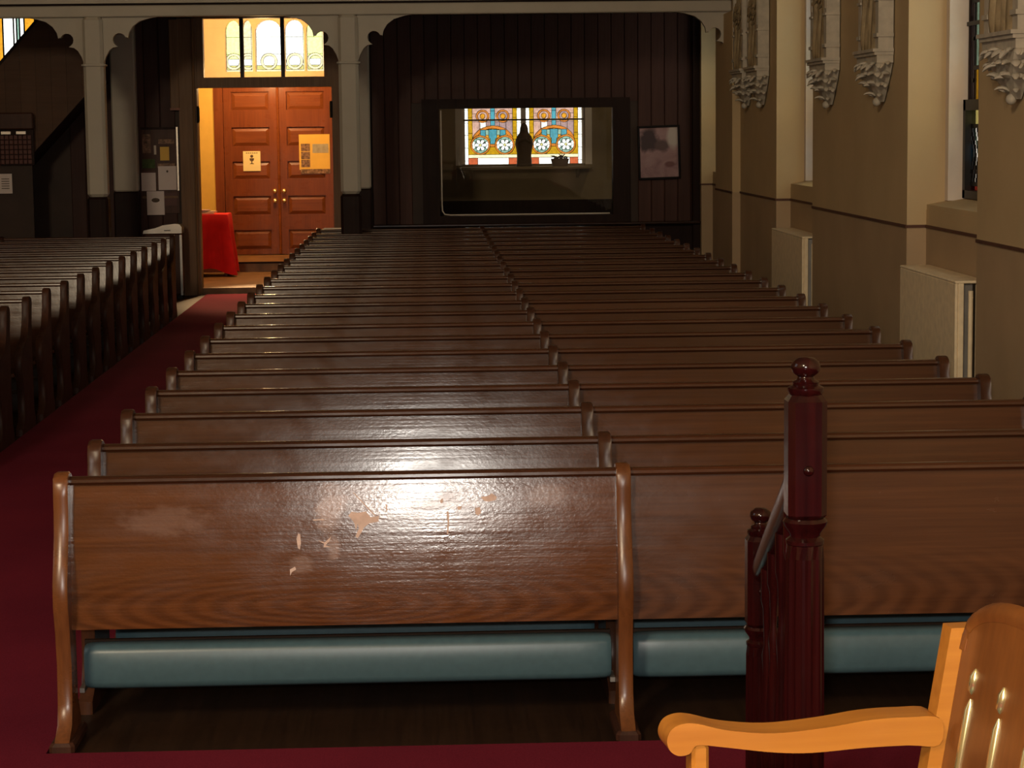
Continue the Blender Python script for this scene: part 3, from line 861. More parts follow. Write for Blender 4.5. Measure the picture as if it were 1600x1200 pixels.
for c_ in CHIPS[:11] + CHIPS[12:]:
    obj('scuff', chip(c_), 'chip', panel0)

# ================================================================ GALLERY COLUMNS AND BEAM
YC = 26.58
gb = thing('gallery_beam', 'pale painted beam of the balcony front resting on columns', 'beam', (0, YC, 3.53))
obj('lower_beam', cbox(-8.55, XW-0.005, -0.10, 0.10, 0.0, 0.13, 0.012), 'column', gb)
obj('dark_fillet', box(-8.55, XW-0.005, -0.075, 0.09, 0.13, 0.155), 'casing', gb)  # dark recessed strip between the two beam members
obj('upper_beam', box(-8.55, XW-0.005, -0.14, -0.04, 0.155, 1.1), 'column', gb)
def bracket_poly():
    p = [(0, -0.56), (0.035, -0.46), (0.075, -0.39), (0.12, -0.355), (0.18, -0.345)]
    for k in range(9):                       # the round bite
        a = R(235) - R(27)*k
        p.append((0.20 + 0.078*math.cos(a), -0.265 + 0.078*math.sin(a)))
    p += [(0.285, -0.235), (0.30, -0.245), (0.315, -0.18), (0.36, -0.11), (0.44, -0.05), (0.56, -0.015), (0.66, 0.0), (0, 0.0)]
    return p
BP = bracket_poly()
def column(xc, y, label):
    t = thing('gallery_column', label, 'column', (xc, y, 0), 0, 'columns under the balcony')
    w = 0.118
    obj('shaft', cbox(-w, w, -w, w, 1.42, 3.53, 0.035), 'column', t)
    obj('necking', cbox(-w-0.02, w+0.02, -w-0.02, w+0.02, 2.95, 2.99, 0.03), 'column', t)
    obj('base_casing', cbox(-w-0.005, w+0.005, -w-0.005, w+0.005, 0, 1.42, 0.03), 'casing', t)
    for s in (1, -1):
        obj('bracket', prism([(s*(w-0.01+a), 3.53+b) for a, b in BP], 1, -0.045, 0.045), 'column', t)
column(-0.885, YC, 'pale column with curved brackets rising beside the rear pew rows right of the doorway')
column(-3.885, YC, 'pale column with curved brackets rising from the last dark pews left of the aisle')
t = thing('wall_bracket', 'curved pale bracket of the balcony beam on the cream wall', 'bracket', (XW, YC, 3.53))
obj('bracket_arm', prism([(-a, b) for a, b in BP], 1, -0.045, 0.045), 'column', t)
def pilaster(xc, label):
    t = thing('rear_pilaster', label, 'pilaster', (xc, YR, 0), 0, 'pilasters on the rear wall')
    obj('shaft', cbox(-0.16, 0.16, -0.22, -0.01, 1.40, 3.78, 0.02), 'column', t)
    obj('base_casing', cbox(-0.165, 0.165, -0.23, -0.01, 0, 1.40, 0.02), 'casing', t)
pilaster(-3.95, 'flat pale pilaster beside the notice board')
pilaster(-0.875, 'flat pale pilaster between doorway and dark plank wall')

# corner post and pipe at right
struct(obj('trim_3', cbox(XW-0.10, XW, YR-0.13, YR-0.02, 0, 3.8, 0.01), 'casing'), 'dark corner post of the rear wall')
obj('shallow_pier', box(XW-0.095, XW, 25.78, 27.255, Z_DADO, 3.5), 'wall', wr)
obj('shallow_pier_dado', box(XW-0.095, XW, 25.78, 27.255, 0, Z_DADO), 'wall_low', wr)
obj('dado_line', box(XW-0.105, XW-0.094, 25.77, 27.255, Z_DADO-0.012, Z_DADO+0.010), 'rail_line', wr)

# ================================================================ WALL RELIEFS
def leaf_lump(c, a, l, w):
    """curled leaf: flattened tapering tube"""
    p = [Vector(c)]
    d = Vector((math.cos(a[0])*math.cos(a[1]), math.sin(a[0])*math.cos(a[1]), math.sin(a[1])))
    for k in range(1, 5):
        p.append(p[-1] + d*(l/4)); d = (d + Vector((0, 0, -0.35))).normalized()
    return tube([tuple(q) for q in p], [w*0.5, w, w*0.95, w*0.7, w*0.25], 7, 0.6)
def relief_meshes():
    rnd = random.Random(3)
    out = {}
    W, D = 0.40, 0.12
    # local: -x out of the wall, y along it, z up; z=0 at the pendant tip
    out['back_board'] = (prism([(-W+0.02, 0.38), (W-0.02, 0.38), (W-0.02, 1.74), (0, 2.35), (-W+0.02, 1.74)], 0, -0.05, 0.0), 'relief')
    pil = []
    for s in (-1, 1):
        y = s*(W-0.06)
        pil.append(join(box(-D, 0, y-0.06, y+0.06, 0.40, 1.75), box(-D-0.015, 0, y-0.072, y+0.072, 0.50, 0.53), box(-D-0.012, 0, y-0.07, y+0.07, 0.78, 0.80), box(-D-0.02, 0, y-0.075, y+0.075, 1.70, 1.75),
                        prism([(y-0.06, 1.75), (y+0.06, 1.75), (y, 2.1)], 0, -D, 0), box(-D-0.006, -D, y-0.03, y+0.03, 0.84, 1.62)))
    out['pilaster'] = (pil, 'plaster')
    out['ledge'] = (join(box(-D-0.03, 0, -W-0.01, W+0.01, 0.36, 0.385), box(-D-0.045, 0, -W-0.02, W+0.02, 0.385, 0.41), box(-D-0.01, 0, -W, W, 0.30, 0.36)), 'plaster')
    # pendant console: tapering wedge towards the wall with leaves
    cons = []
    prof = [(0.30, D+0.0, W-0.02), (0.22, D-0.005, W-0.08), (0.14, D-0.03, W-0.17), (0.06, D-0.06, W-0.26), (0.0, 0.03, W-0.33)]
    V, Fc = [], []
    for z, d, hw in prof:
        V += [(0, -hw, z), (-d, -hw*0.9, z), (-d*1.08, 0, z), (-d, hw*0.9, z), (0, hw, z)]
    for i in range(len(prof)-1):
        for k in range(4):
            Fc.append((i*5+k, i*5+k+1, i*5+5+k+1, i*5+5+k))
    Fc += [(0, 1, 2, 3, 4), tuple(range(len(V)-1, len(V)-6, -1))]
    leaves = []
    for r_ in range(4):
        z, d, hw = prof[r_]
        n = 9 - 2*r_
        for k in range(n):
            f_ = (k/(n-1) if n > 1 else 0.5)*2-1
            yy = hw*f_*0.95
            ang = math.pi + f_*-1.3
            leaves.append(leaf_lump((-d*(0.85 if abs(f_) > 0.9 else 1.0), yy, z-0.01), (ang, 0.35+rnd.uniform(-.5, .4)), rnd.uniform(0.06, 0.10), rnd.uniform(0.022, 0.036)))
    for s in (-1, 1):
        for r_ in range(3):
            for q in range(2):
                z, d, hw = prof[r_]
                leaves.append(leaf_lump((-d*(0.3+0.35*q), s*hw*0.97, z-0.01), (s*math.pi/2-rnd.uniform(0,.8)*s*-1, rnd.uniform(-.1,.6)), rnd.uniform(0.05, 0.08), rnd.uniform(0.024, 0.036)))
    leaves.append(ell((-0.045, 0, 0.0), 0.035, 0.045, 0.035))
    out['console'] = (join((V, Fc)), 'plaster')
    out['leaf'] = (leaves, 'plaster')
    # carved scene: standing robed figures in relief
    figs = []
    for y, h, lean_ in ((-0.21, 0.98, 0.0), (-0.08, 0.80, 0.05), (0.06, 1.02, -0.03), (0.20, 0.88, 0.02)):
        base = 0.41
        pr = [(0.075, 0), (0.085, h*0.12), (0.065, h*0.35), (0.06, h*0.55), (0.075, h*0.72), (0.07, h*0.8), (0.028, h*0.84), (0.026, h*0.87), (0.045, h*0.92), (0.042, h*0.97), (0.01, h)]
        fg = lathe(pr, 9, (-0.078, y, base), 0.75, 1.0)
        figs.append(xf(fg, lambda a, b, c, L_=lean_, b0=base: (a + 0.008*math.sin(c*31+b*40), b + L_*(c-b0), c)))
        figs.append(tube([(-0.08, y-0.07, base+h*0.76), (-0.115, y-0.06, base+h*0.6), (-0.13, y+0.02, base+h*0.56)], [0.028, 0.024, 0.018], 7))
        figs.append(tube([(-0.08, y+0.07, base+h*0.76), (-0.12, y+0.08, base+h*0.62), (-0.12, y+0.05, base+h*0.72)], [0.028, 0.024, 0.018], 7))
    return out, figs
RM, FIGS = relief_meshes()
rel = {k: ([sm(k, q, v[1], k == 'leaf') for q in v[0]] if isinstance(v[0], list) else [sm(k, v[0], v[1], k == 'leaf')]) for k, v in RM.items()}
body_parts = [sm('carved_figures', join(*FIGS[3*k:3*k+3]), 'relief', True) for k in range(4)]
def relief(y, z, label):
    t = thing('station_relief', label, 'wall relief', (XW-0.011, y+0.40, z), 0, 'carved reliefs on the cream wall')
    for k, ms in rel.items():
        for me in ms: obj(k, me, None, t)
    for me in body_parts: obj('carved_figure', me, None, t)
relief(13.22, 2.33, 'carved plaster relief with leafy pendant on the pier in front of the first bay window')
relief(17.30, 2.36, 'carved plaster relief with leafy pendant beside the far edge of the first bay window')
relief(19.55, 2.36, 'carved plaster relief with leafy pendant at the near edge of the second bay window')
relief(23.57, 2.40, 'carved plaster relief with leafy pendant just past the second bay window')
relief(24.68, 2.40, 'carved plaster relief with leafy pendant next to the shallow rear pier')

# ================================================================ RADIATORS
def radiator(y0, y1, label):
    t = thing('radiator_cover', label, 'radiator', (3.60, y0, 0), 0, 'radiator covers in the window bays')
    L = y1-y0
    obj('front_panel', cbox(0, 0.022, 0.0, L, 0.12, 1.10, 0.006), 'white_metal', t)
    obj('top_panel', cbox(-0.002, 0.225, -0.002, L+0.002, 1.10, 1.118, 0.006), 'white_metal', t)
    obj('end_panel', cbox(0.022, 0.06, 0.0, 0.02, 0.0, 1.10, 0.004), 'white_metal', t)
    obj('end_panel', cbox(0.022, 0.225, L-0.02, L, 0.0, 1.10, 0.004), 'white_metal', t)
    obj('shadow_board', box(0.06, 0.13, 0.05, 0.06, 0.0, 1.09), 'metal', t)  # grey plate set back in the open near end
    obj('riser_pipe', tube([(0.105, -0.005, 0), (0.105, -0.005, 1.05)], 0.016, 10), 'white_metal', t, smooth=True)
    obj('riser_pipe', tube([(0.165, 0.0, 0), (0.165, 0.0, 1.09)], 0.026, 10), 'white_metal', t, smooth=True)
    for k in range(4):
        obj('foot', box(0.0, 0.04, L*(k+0.4)/4, L*(k+0.4)/4+0.04, 0, 0.12), 'white_metal', t)
radiator(14.90, 16.66, 'pale enamel radiator cover under the first bay window')
radiator(21.05, 22.92, 'pale enamel radiator cover under the second bay window')

# ================================================================ REAR-WALL THINGS
# framed picture on the plank wall
def picture_mat():
    m, nt, p = new_mat('faded_pink_print')
    f = noise(nt, coords(nt, (1, 1, 1)), 6.0, 5, 0.6, 0.6)
    col = ramp(nt, f, [(0.3, (0.22, 0.12, 0.125)), (0.7, (0.36, 0.22, 0.22))])
    for (cx, cz, rx, rz, c) in ((-0.14, 0.52, 0.14, 0.15, (0.05, 0.03, 0.035)), (0.05, 0.45, 0.10, 0.08, (0.10, 0.06, 0.06)), (0.20, 0.56, 0.09, 0.16, (0.45, 0.38, 0.34)), (0.14, 0.20, 0.07, 0.04, (0.16, 0.07, 0.07))):
        vm_ = node(nt, 'ShaderNodeVectorMath', operation='DISTANCE')
        lk(nt, coords(nt, (1/rx, 0, 1/rz)), vm_.inputs[0]); vm_.inputs[1].default_value = (cx/rx, 0, cz/rz)
        mr = node(nt, 'ShaderNodeMapRange'); mr.inputs[1].default_value = 1.25; mr.inputs[2].default_value = 0.75
        lk(nt, math_n(nt, 'ADD', vm_.outputs['Value'], math_n(nt, 'MULTIPLY', math_n(nt, 'SUBTRACT', f, 0.5), 1.2)), mr.inputs[0])
        col = mixc(nt, mr.outputs[0], col, c)
    lk(nt, col, p.inputs['Base Color'])
    p.inputs['Roughness'].default_value = 0.22
    return m
M['picture'] = picture_mat()
t = thing('framed_picture', 'black framed faded pink picture hanging on the dark plank wall', 'picture', (3.15, YR-0.005, 1.47))
t.rotation_euler = (0, R(-1.5), 0)
W_, H_ = 0.285, 0.72
obj('print', box(-W_+0.03, W_-0.03, -0.022, -0.014, 0.03, H_-0.03), 'picture', t)
prof = sm('glass', box(-W_+0.03, W_-0.03, -0.027, -0.025, 0.03, H_-0.03), 'clear')
for x0, x1, z0, z1 in ((-W_, -W_+0.03, 0, H_), (W_-0.03, W_, 0, H_), (-W_+0.03, W_-0.03, 0, 0.03), (-W_+0.03, W_-0.03, H_-0.03, H_)):
    obj('frame', cbox(x0, x1, -0.045, 0.0, z0, z1, 0.008), 'black', t)

# notices on the far doors
t = thing('door_notice', 'small cream notice with a chalice drawing on the left door leaf', 'notice', (-2.70, DYY-0.0325, 1.55))
obj('sheet', box(-0.135, 0.135, -0.004, 0, 0, 0.31), 'cream_paper', t)
obj('chalice_drawing', join(xf(lathe([(0.032, 0), (0.03, 0.008), (0.008, 0.012), (0.007, 0.04), (0.03, 0.055), (0.036, 0.085), (0.03, 0.09)], 12), lambda a, b, c: (a, -0.006+b*0.02, 0.11+c)),
                            xf(ell((0, 0, 0), 0.024, 0.002, 0.024), lambda a, b, c: (a, -0.006+b, 0.23+c))), 'ink', t)
obj('lettering', join(*[box(-0.09+0.032*k, -0.068+0.032*k, -0.005, -0.004, 0.275, 0.287) for k in range(6)]), 'ink', t)
t = thing('door_poster', 'yellow poster with a strip of photographs on the right door leaf', 'poster', (-1.72, DYY-0.0325, 1.50))
obj('sheet', box(-0.24, 0.24, -0.004, 0, 0.06, 0.61), 'yellow_paper', t)
for k in range(3):
    obj('photograph', box(-0.21, -0.07, -0.006, -0.004, 0.10+0.125*k, 0.215+0.125*k), 'photo', t)
obj('blue_picture', box(-0.03, 0.22, -0.006, -0.004, 0.32, 0.46), 'blue_print', t)
obj('bottom_strip', box(-0.22, 0.24, -0.006, -0.001, 0.0, 0.07), 'photo', t)

# table with the red cloth in the vestibule
tb = thing('side_table', 'small vestibule table hidden under a red cloth', 'table', (-3.12, 32.35, 0.09))
obj('table_top', cbox(-0.26, 0.26, -0.3, 0.3, 0.86, 0.89, 0.006), 'door', tb)
for sx in (-1, 1):
    for sy in (-1, 1):
        obj('leg', box(sx*0.22-0.02, sx*0.22+0.02, sy*0.25-0.02, sy*0.25+0.02, 0, 0.86), 'door', tb)
def cloth():
    V, Fc = [], []
    n = 72
    def outline(k, s, ripple):
        a = 2*math.pi*k/n
        c_, s_ = math.cos(a), math.sin(a)
        q = 1/max(abs(c_)/0.27, abs(s_)/0.31)
        corner = abs(math.sin(2*a))**3
        r_ = q*s + ripple*(math.sin(a*13)*0.5 + math.sin(a*7+1)*0.5) + ripple*1.2*corner
        return r_*c_, r_*s_, corner
    levels = [(0.0, 0, 0.897), (1.0, 0, 0.897), (1.03, 0.002, 0.88), (1.06, 0.012, 0.72), (1.10, 0.026, 0.5), (1.15, 0.042, 0.30), (1.2, 0.055, 0.12)]
    for i, (s, rp, z) in enumerate(levels):
        for k in range(n):
            x_, y_, c_ = outline(k, max(s, 0.01), rp)
            zz = z - (0.10*c_ if i == len(levels)-1 else 0)
            V.append((x_, y_, max(0.012, zz)))
    for i in range(len(levels)-1):
        for k in range(n):
            j = (k+1) % n
            Fc.append((i*n+k, i*n+j, i*n+n+j, i*n+n+k))
    return V, Fc
tag(obj('tablecloth', cloth(), 'cloth', None, (-3.12, 32.35, 0.09), True), 'bright red cloth draped over the vestibule table', 'tablecloth')
t = thing('leaflet_stack', 'white leaflets lying on the red tablecloth', 'leaflets', (-3.16, 32.2, 0.988))
for k, (dx, dy, rz) in enumerate(((0, 0, 0.1), (0.03, 0.05, -0.2), (-0.06, 0.02, 0.3))):
    obj('leaflet', box(-0.10, 0.10, -0.07, 0.07, 0.022*k, 0.022*k+0.02), 'paper', t, (dx, dy, 0), rot=(0, 0, rz))

# notice board left of the doorway
t = thing('notice_board', 'dark notice board with a pale right edge between pilaster and doorway', 'notice board', (-3.49, YR-0.003, 1.10))
obj('board', box(-0.27, 0.22, -0.02, 0.0, 0, 1.14), 'dark_pew', t)
obj('edge_strip', box(0.20, 0.222, -0.035, 0.0, 0.3, 1.14), 'chrome', t)
obj('frame_rail', box(-0.27, 0.22, -0.03, -0.02, 1.11, 1.14), 'casing', t)
obj('shelf_strip', box(-0.27, 0.20, -0.03, -0.02, 0.20, 0.23), 'frame_wood', t)
for (x0, x1, z0, z1, mt) in ((-0.25, -0.14, 0.80, 1.05, 'photo'), (-0.10, -0.07, 0.78, 0.90, 'pale_print'), (-0.02, 0.10, 0.70, 0.88, 'yellow_paper'), (-0.26, -0.09, 0.60, 0.72, 'green_print'),
                             (-0.06, 0.17, 0.60, 0.66, 'photo'), (-0.04, 0.17, 0.92, 0.98, 'photo'), (-0.26, -0.1, 0.44, 0.56, 'plate'), (0.0, 0.19, 0.10, 0.27, 'plate')):
    obj('pinned_card', box(x0, x1, -0.026, -0.02, z0, z1), M[mt], t)
for (x0, x1, z0, z1, lab) in ((-3.765, -3.575, 1.40, 1.64, 'plain white sheet of paper pinned next to the pilaster'), (-3.54, -3.30, 1.41, 1.725, 'large white sheet with a small mark on the notice board'), (-3.70, -3.47, 1.08, 1.395, 'white sheet with a grey emblem pinned at the notice board\'s bottom')):
    t2 = thing('pinned_paper', lab, 'paper', ((x0+x1)/2, YR-0.042, z0), 0, 'papers on the notice board')
    w_, h_ = (x1-x0)/2, z1-z0
    obj('sheet', box(-w_, w_, -0.003, 0.0, 0, h_), 'paper', t2)
    if 'emblem' in lab: obj('print', xf(ell((0, 0, 0), 0.055, 0.001, 0.03), lambda a, b, c: (a, b-0.0035, c+h_*0.62)), 'ink', t2)
    if 'mark' in lab: obj('print', xf(ell((0, 0, 0), 0.014, 0.001, 0.016), lambda a, b, c: (a, b-0.0035, c+h_*0.78)), 'ink', t2)

# pale rounded heater behind the last dark pew
t = thing('rear_heater', 'pale rounded metal heater under the notice board', 'heater', (-3.43, 29.2, 0))
ht = [(-0.26, 0.86), (-0.25, 0.90), (-0.10, 0.93), (0.0, 0.965), (0.16, 0.985), (0.22, 0.975), (0.245, 0.94), (0.245, 0.86)]
obj('hood', prism(ht, 1, -0.16, 0.16), 'chrome', t, smooth=True)
obj('body', cbox(-0.25, 0.235, -0.15, 0.15, 0.05, 0.86, 0.02), 'dark_pew', t)
obj('side_strip', box(0.215, 0.245, -0.165, -0.15, 0.05, 0.84), 'chrome', t)
obj('handle', box(0.02, 0.10, -0.175, -0.16, 0.895, 0.905), 'iron', t)
for sx in (-0.2, 0.2):
    obj('foot', box(sx-0.03, sx+0.03, -0.12, 0.12, 0, 0.05), 'iron', t)
# narrow board hanging left of the doorway
t = thing('hanging_board', 'narrow tan wooden board hung high beside the door frame', 'board', (-3.29, YR-0.005, 2.46))
obj('board', cbox(-0.06, 0.06, -0.07, 0, 0, 1.19, 0.01), 'frame_wood', t)
obj('lower_cap', box(-0.065, 0.065, -0.078, 0, 0, 0.03), 'door', t)

# memorial board
t = thing('memorial_board', 'dark wall board with a grid of small red plates under the gallery stair', 'memorial board', (-5.25, 28.5, 1.78))
obj('board', box(-0.40, 0.29, -0.04, 0.0, 0, 0.45), 'casing', t)
obj('header', cbox(-0.41, 0.30, -0.10, 0.0, 0.45, 0.66, 0.015), 'dark_pew', t)
for k in range(3):
    obj('pale_label', box(-0.30+0.19*k, -0.18+0.19*k, -0.08, -0.04, 0.39, 0.425), 'chrome', t)  # pale label strips forming the bright top row
pl = sm('name_plate', cbox(0.004, 0.052, -0.052, -0.04, 0.004, 0.058, 0.004), 'plate')
for r_ in range(6):
    for c_ in range(11):
        obj('name_plate', pl, None, t, (-0.36+0.057*c_, 0, 0.01+0.062*r_))
t = thing('wall_notice', 'lone white notice on the dark stair wall below the memorial board', 'notice', (-5.34, 28.5, 1.42))
obj('sheet', box(-0.085, 0.085, -0.012, -0.004, 0, 0.25), 'paper', t)
obj('lettering', join(*[box(-0.05, 0.05, -0.0135, -0.012, 0.06+0.03*k, 0.07+0.03*k) for k in range(5)]), 'ink', t)

# gallery stair
SY0, SY1 = 28.6, 29.55
st = thing('gallery_stair', 'brown wooden stair with solid side panelling climbing to the balcony', 'staircase', (-8.1, SY0, 0))
OXs = -8.1
def topz(x): return 3.0 + (x+5.41)*1.11
def botz(x): return max(0.0, 2.1 + (x+4.83)*1.06)
px0, px1 = -8.05, -4.15
nb = 20
for k in range(nb):
    a = px0 + (px1-px0)*k/nb; b = px0 + (px1-px0)*(k+1)/nb
    tz = [min(3.78, max(0.35, topz(q))) for q in (a, b)]
    bz = [botz(q) for q in (a, b)]
    if tz[0]-bz[0] < 0.05 and tz[1]-bz[1] < 0.05: continue
    obj('panel_board', prism([(a-OXs+0.001, bz[0]), (b-OXs-0.001, bz[1]), (b-OXs-0.001, max(tz[1], bz[1]+0.02)), (a-OXs+0.001, max(tz[0], bz[0]+0.02))], 1, 0.0, 0.03), 'stair_wood', st)
tr = sm('tread', box(-0.02, 0.26, 0.03, SY1-SY0, -0.035, 0.0), 'stair_wood')
for k in range(13):
    zt = 0.26*(k+1); xx = (zt+0.55-3.0)/1.11-5.41
    obj('tread', tr, None, st, (xx-OXs, 0, zt))
obj('soffit', prism([(-6.8-OXs, 0.0), (px1-OXs, botz(px1)), (px1-OXs, botz(px1)+0.03), (-6.8-OXs, 0.03)], 1, 0.03, SY1-SY0), 'casing', st)
obj('cap_rail', prism([(-7.7-OXs, topz(-7.7)), (-4.72-OXs, topz(-4.72)), (-4.72-OXs, topz(-4.72)+0.05), (-7.7-OXs, topz(-7.7)+0.05)], 1, -0.02, 0.05), 'casing', st)
# closed dark wall under the stair
struct(obj('wall_stair', box(-8.6, -5.0, 28.52, 28.58, 0, 2.05), 'dark_wall'), 'dark wooden wall closing the space under the stair')

# small pale box on the last pew end by the column
t = thing('leaflet_box', 'pale flat leaflet box on a stand behind the last pew row', 'box', (-1.19, 28.4, 0))
obj('stand', box(-0.03, 0.03, -0.03, 0.03, 0.02, 0.88), 'casing', t)
obj('stand_base', cbox(-0.12, 0.12, -0.12, 0.12, 0, 0.02, 0.005), 'casing', t)
obj('tray', cbox(-0.14, 0.14, -0.11, 0.11, 0.88, 0.92, 0.008), 'column', t)
obj('leaflet', box(-0.11, 0.11, -0.09, 0.09, 0.92, 0.93), 'paper', t)

# statue and planter on the sill of the back-room window
ss = thing('robed_statue', 'dark silhouetted statue of a veiled robed figure before the flower window', 'statue', (1.495, 33.3, 1.60))
body = lathe([(0.11, 0.04), (0.115, 0.07), (0.105, 0.16), (0.12, 0.26), (0.135, 0.33), (0.13, 0.39), (0.10, 0.46), (0.07, 0.50), (0.062, 0.53), (0.060, 0.57), (0.045, 0.615), (0.022, 0.645), (0.003, 0.655)], 20, (0, 0, 0), 1.0, 0.72)
obj('figure', join(xf(body, lambda x, y, z: (x*(1+0.03*math.sin(9*math.atan2(y, x+1e-6))), y*(1+0.03*math.sin(9*math.atan2(y, x+1e-6))), z)),
                   tube([(-0.085, -0.03, 0.44), (-0.08, -0.10, 0.36), (-0.01, -0.13, 0.41)], [0.03, 0.028, 0.018], 8), tube([(0.085, -0.03, 0.44), (0.08, -0.10, 0.36), (0.01, -0.13, 0.41)], [0.03, 0.028, 0.018], 8),
                   ell((0, -0.025, 0.555), 0.04, 0.045, 0.05)), 'statue', ss, smooth=True)
obj('base', lathe([(0.12, 0.0), (0.125, 0.02), (0.115, 0.045)], 20, (0, 0, 0), 1, 0.8), 'statue', ss)
sh = thing('sill_shelf', 'shelf under the flower window carrying the statue', 'shelf', (1.5, 33.3, 1.56))
obj('board', cbox(-1.0, 1.0, -0.15, 0.195, 0.0, 0.038, 0.006), 'back_room', sh)
for xx in (-0.8, 0.8): obj('support', prism([(0.19, 0.0), (0.19, -0.14), (-0.1, 0.0)], 0, xx-0.02, xx+0.02), 'back_room', sh)
pt = thing('sill_planter', 'small dark planter on the shelf beside the statue', 'planter', (2.03, 33.3, 1.60))
obj('trough', prism([(-0.11, 0), (0.11, 0), (0.135, 0.11), (-0.135, 0.11)], 1, -0.06, 0.06), 'statue', pt)
lv = [leaf_lump((random.uniform(-0.11, 0.11), random.uniform(-0.04, 0.04), 0.10), (random.uniform(0, 6.28), random.uniform(0.6, 1.3)), 0.11, 0.014) for _ in range(22)]
obj('foliage', join(*lv), 'leaf', pt, smooth=True)

# ================================================================ NEWELS AND HANDRAIL
def newel_parts(t, zrail):
    w = 0.043
    obj('block', cbox(-w, w, -w, w, 0.685, 0.965, 0.014), 'mahog', t)
    obj('finial', lathe([(0.036, 0.965), (0.040, 0.972), (0.040, 0.980), (0.028, 0.986), (0.030, 0.992), (0.020, 0.998), (0.018, 1.004), (0.028, 1.012), (0.033, 1.024), (0.030, 1.036), (0.018, 1.045), (0.002, 1.047)], 20), 'mahog', t, smooth=True)
    obj('collar', lathe([(0.044, 0.690), (0.050, 0.682), (0.046, 0.672), (0.034, 0.655), (0.033, 0.648), (0.043, 0.640), (0.043, 0.632), (0.034, 0.626)], 20), 'mahog', t, smooth=True)
    n = 40
    V, Fc = [], []
    for z, r_ in ((0.05, 0.041), (0.08, 0.040), (0.60, 0.038), (0.630, 0.036)):
        for k in range(n):
            a = 2*math.pi*k/n
            rr = r_*(1 - (0.09 if k % 4 < 2 and 0.06 < z < 0.62 else 0))
            V.append((rr*math.cos(a), rr*math.sin(a), z))
    for i in range(3):
        for k in range(n):
            Fc.append((i*n+k, i*n+(k+1) % n, i*n+n+(k+1) % n, i*n+n+k))
    Fc += [tuple(range(n-1, -1, -1)), tuple(range(3*n, 4*n))]
    V = [(x_*1.12, y_*1.12, z_) for x_, y_, z_ in V]
    obj('fluted_shaft', (V, Fc), 'mahog', t)
    obj('plinth', cbox(-0.05, 0.05, -0.05, 0.05, 0, 0.06, 0.01), 'mahog', t)
    obj('rosette', xf(lathe([(0.012, 0), (0.011, 0.004), (0.006, 0.008), (0.001, 0.009)], 12), lambda a, b, c: (a, -w-c, 0.80+b)), 'mahog', t, smooth=True)
TN, SN = (0.830, 4.80, 0.64), (0.985, 6.47, 0.012)
t1 = thing('newel_post', 'mahogany newel post with ball finial at the upper end of the handrail', 'newel post', TN, 0, 'mahogany newels')
newel_parts(t1, 0.8)
t2 = thing('newel_post', 'mahogany newel post with ball finial at the foot of the handrail', 'newel post', SN, 0, 'mahogany newels')
newel_parts(t2, 0.9)
hr = thing('stair_handrail', 'dark glossy handrail with slim balusters sloping between the mahogany newels', 'handrail', (0.83, 4.80, 0.64))
A = Vector((-0.005, 0.078, 0.755)); B = Vector((0.148, 1.59, 0.25))
dirv = (B-A)
obj('rail', tube([tuple(A), tuple(A+dirv*0.5), tuple(B)], 0.030, 14, 1.35), 'mahog', hr, smooth=True)
for f_ in (0.14, 0.36, 0.60, 0.82):
    q = A + dirv*f_
    step_z = max(0.0, 0.64 - 0.16*math.ceil(max(0, (4.80+q.y-4.95))/0.42)) if 4.80+q.y > 4.95 else 0.64
    zb = step_z - 0.64
    H = q.z - 0.03 - zb
    obj('baluster', lathe([(0.018, 0), (0.018, H*0.12), (0.010, H*0.16), (0.016, H*0.3), (0.019, H*0.42), (0.011, H*0.6), (0.015, H*0.68), (0.009, H*0.72), (0.012, H*0.85), (0.018, H*0.88), (0.018, H+0.01)], 12, (q.x, q.y, zb)), 'mahog', hr, smooth=True)

# ================================================================ ARMCHAIR ON THE PLATFORM
ch = thing('oak_armchair', 'honey oak armchair with scrolled arm and gilded back mouldings on the altar platform', 'armchair', (0.602, 2.95, 0.64), R(187))
RAKE = math.tan(R(9.5))
def backx(z): return -0.20 - (z-0.66)*RAKE
obj('seat', cbox(-0.22, 0.24, -0.27, 0.27, 0.40, 0.44, 0.012), 'oak', ch)
obj('cushion', cbox(-0.17, 0.23, -0.25, 0.25, 0.44, 0.48, 0.018), 'vinyl', ch)
def lean_prism(poly, x0, x1):
    """poly in (y, z), extruded in x and raked with the back"""
    v, f = prism(poly, 0, x0, x1)
    return [(x_ + backx(z), y, z) for x_, y, z in v], f
for s in (1, -1):
    obj('stile', lean_prism([(s*0.232, 0.0), (s*0.268, 0.0), (s*0.268, 0.806), (s*0.232, 0.806)], -0.022, 0.022), 'oak', ch)
ARC = [(0.231*math.cos(t_), 0.775+0.085*math.sin(t_)**0.75) for t_ in [math.pi*k/20 for k in range(21)]]
obj('back_panel', lean_prism([(-0.231, 0.48), (0.231, 0.48)] + ARC, -0.020, 0.0), 'oak_back', ch)
obj('crest_moulding', xf(tube([(0, a, b) for a, b in ARC], 0.016, 8), lambda x_, y, z: (x_*0.8-0.008+backx(z), y, z)), 'oak_back', ch, smooth=True)
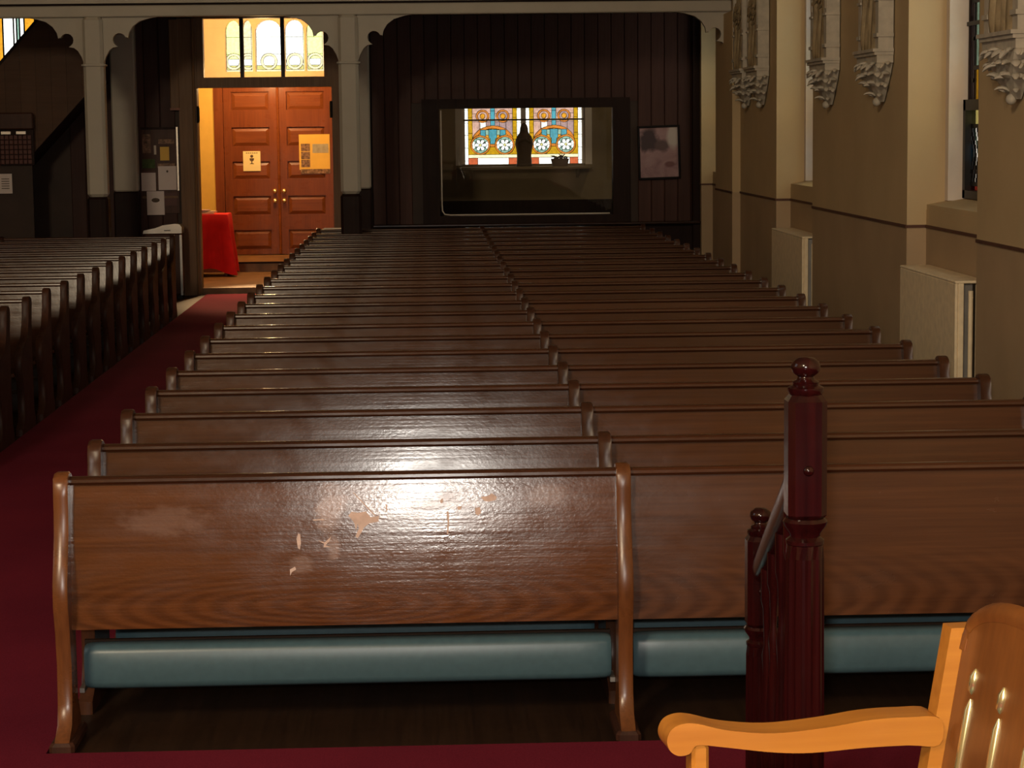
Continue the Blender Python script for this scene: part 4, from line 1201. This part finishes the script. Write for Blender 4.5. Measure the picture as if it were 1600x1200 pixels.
for yy in (-0.165, -0.055, 0.055, 0.165):
    obj('rib', xf(tube([(0, yy, 0.50), (0, yy, 0.52), (0, yy, 0.700), (0, yy, 0.715)], [0.003, 0.0075, 0.0075, 0.002], 10), lambda x_, y, z: (x_*0.9+0.001+backx(z), y, z)), 'gilt', ch, smooth=True)
    obj('rib', xf(tube([(0, yy, 0.722), (0, yy, 0.730), (0, yy, 0.750), (0, yy, 0.760)], [0.002, 0.008, 0.008, 0.002], 10), lambda x_, y, z: (x_*0.9+0.001+backx(z), y, z)), 'gilt', ch, smooth=True)
# arms: side outline (distance along, height), extruded across
top_ = [(0.0, 0.672), (0.05, 0.677), (0.11, 0.676), (0.18, 0.668), (0.26, 0.664), (0.33, 0.672), (0.375, 0.684), (0.398, 0.686), (0.416, 0.679)]
bot_ = [(0.424, 0.663), (0.420, 0.647), (0.407, 0.638), (0.390, 0.640), (0.382, 0.650), (0.370, 0.652), (0.33, 0.646), (0.26, 0.635), (0.20, 0.631), (0.12, 0.634), (0.05, 0.634), (0.0, 0.632)]
def smooth_poly(p, n=4):
    out = []
    for i in range(len(p)):
        a, b, c, d = (Vector(p[(i+k-1) % len(p)]) for k in range(4))
        for k in range(n):
            t_ = k/n
            q = 0.5*((2*b) + (c-a)*t_ + (2*a-5*b+4*c-d)*t_*t_ + (3*b-a-3*c+d)*t_**3)
            out.append((q.x, q.y))
    return out
arm_poly = smooth_poly(top_ + bot_)
for s in (1, -1):
    hw = 0.030
    a0x = backx(0.66)+0.018
    v, f = prism(arm_poly, 1, -hw, hw)       # (u, w, z)
    obj('arm', ([(a0x + u*0.985, s*0.25 + w_, z) for u, w_, z in v], f), 'oak', ch, smooth=True)
    px_ = a0x + 0.365
    obj('arm_post', cbox(px_-0.013, px_+0.013, s*0.25-0.022, s*0.25+0.022, 0.0, 0.650, 0.005), 'oak', ch)
    obj('side_rail', box(backx(0.2)+0.02, px_, s*0.25-0.012, s*0.25+0.012, 0.18, 0.22), 'oak', ch)
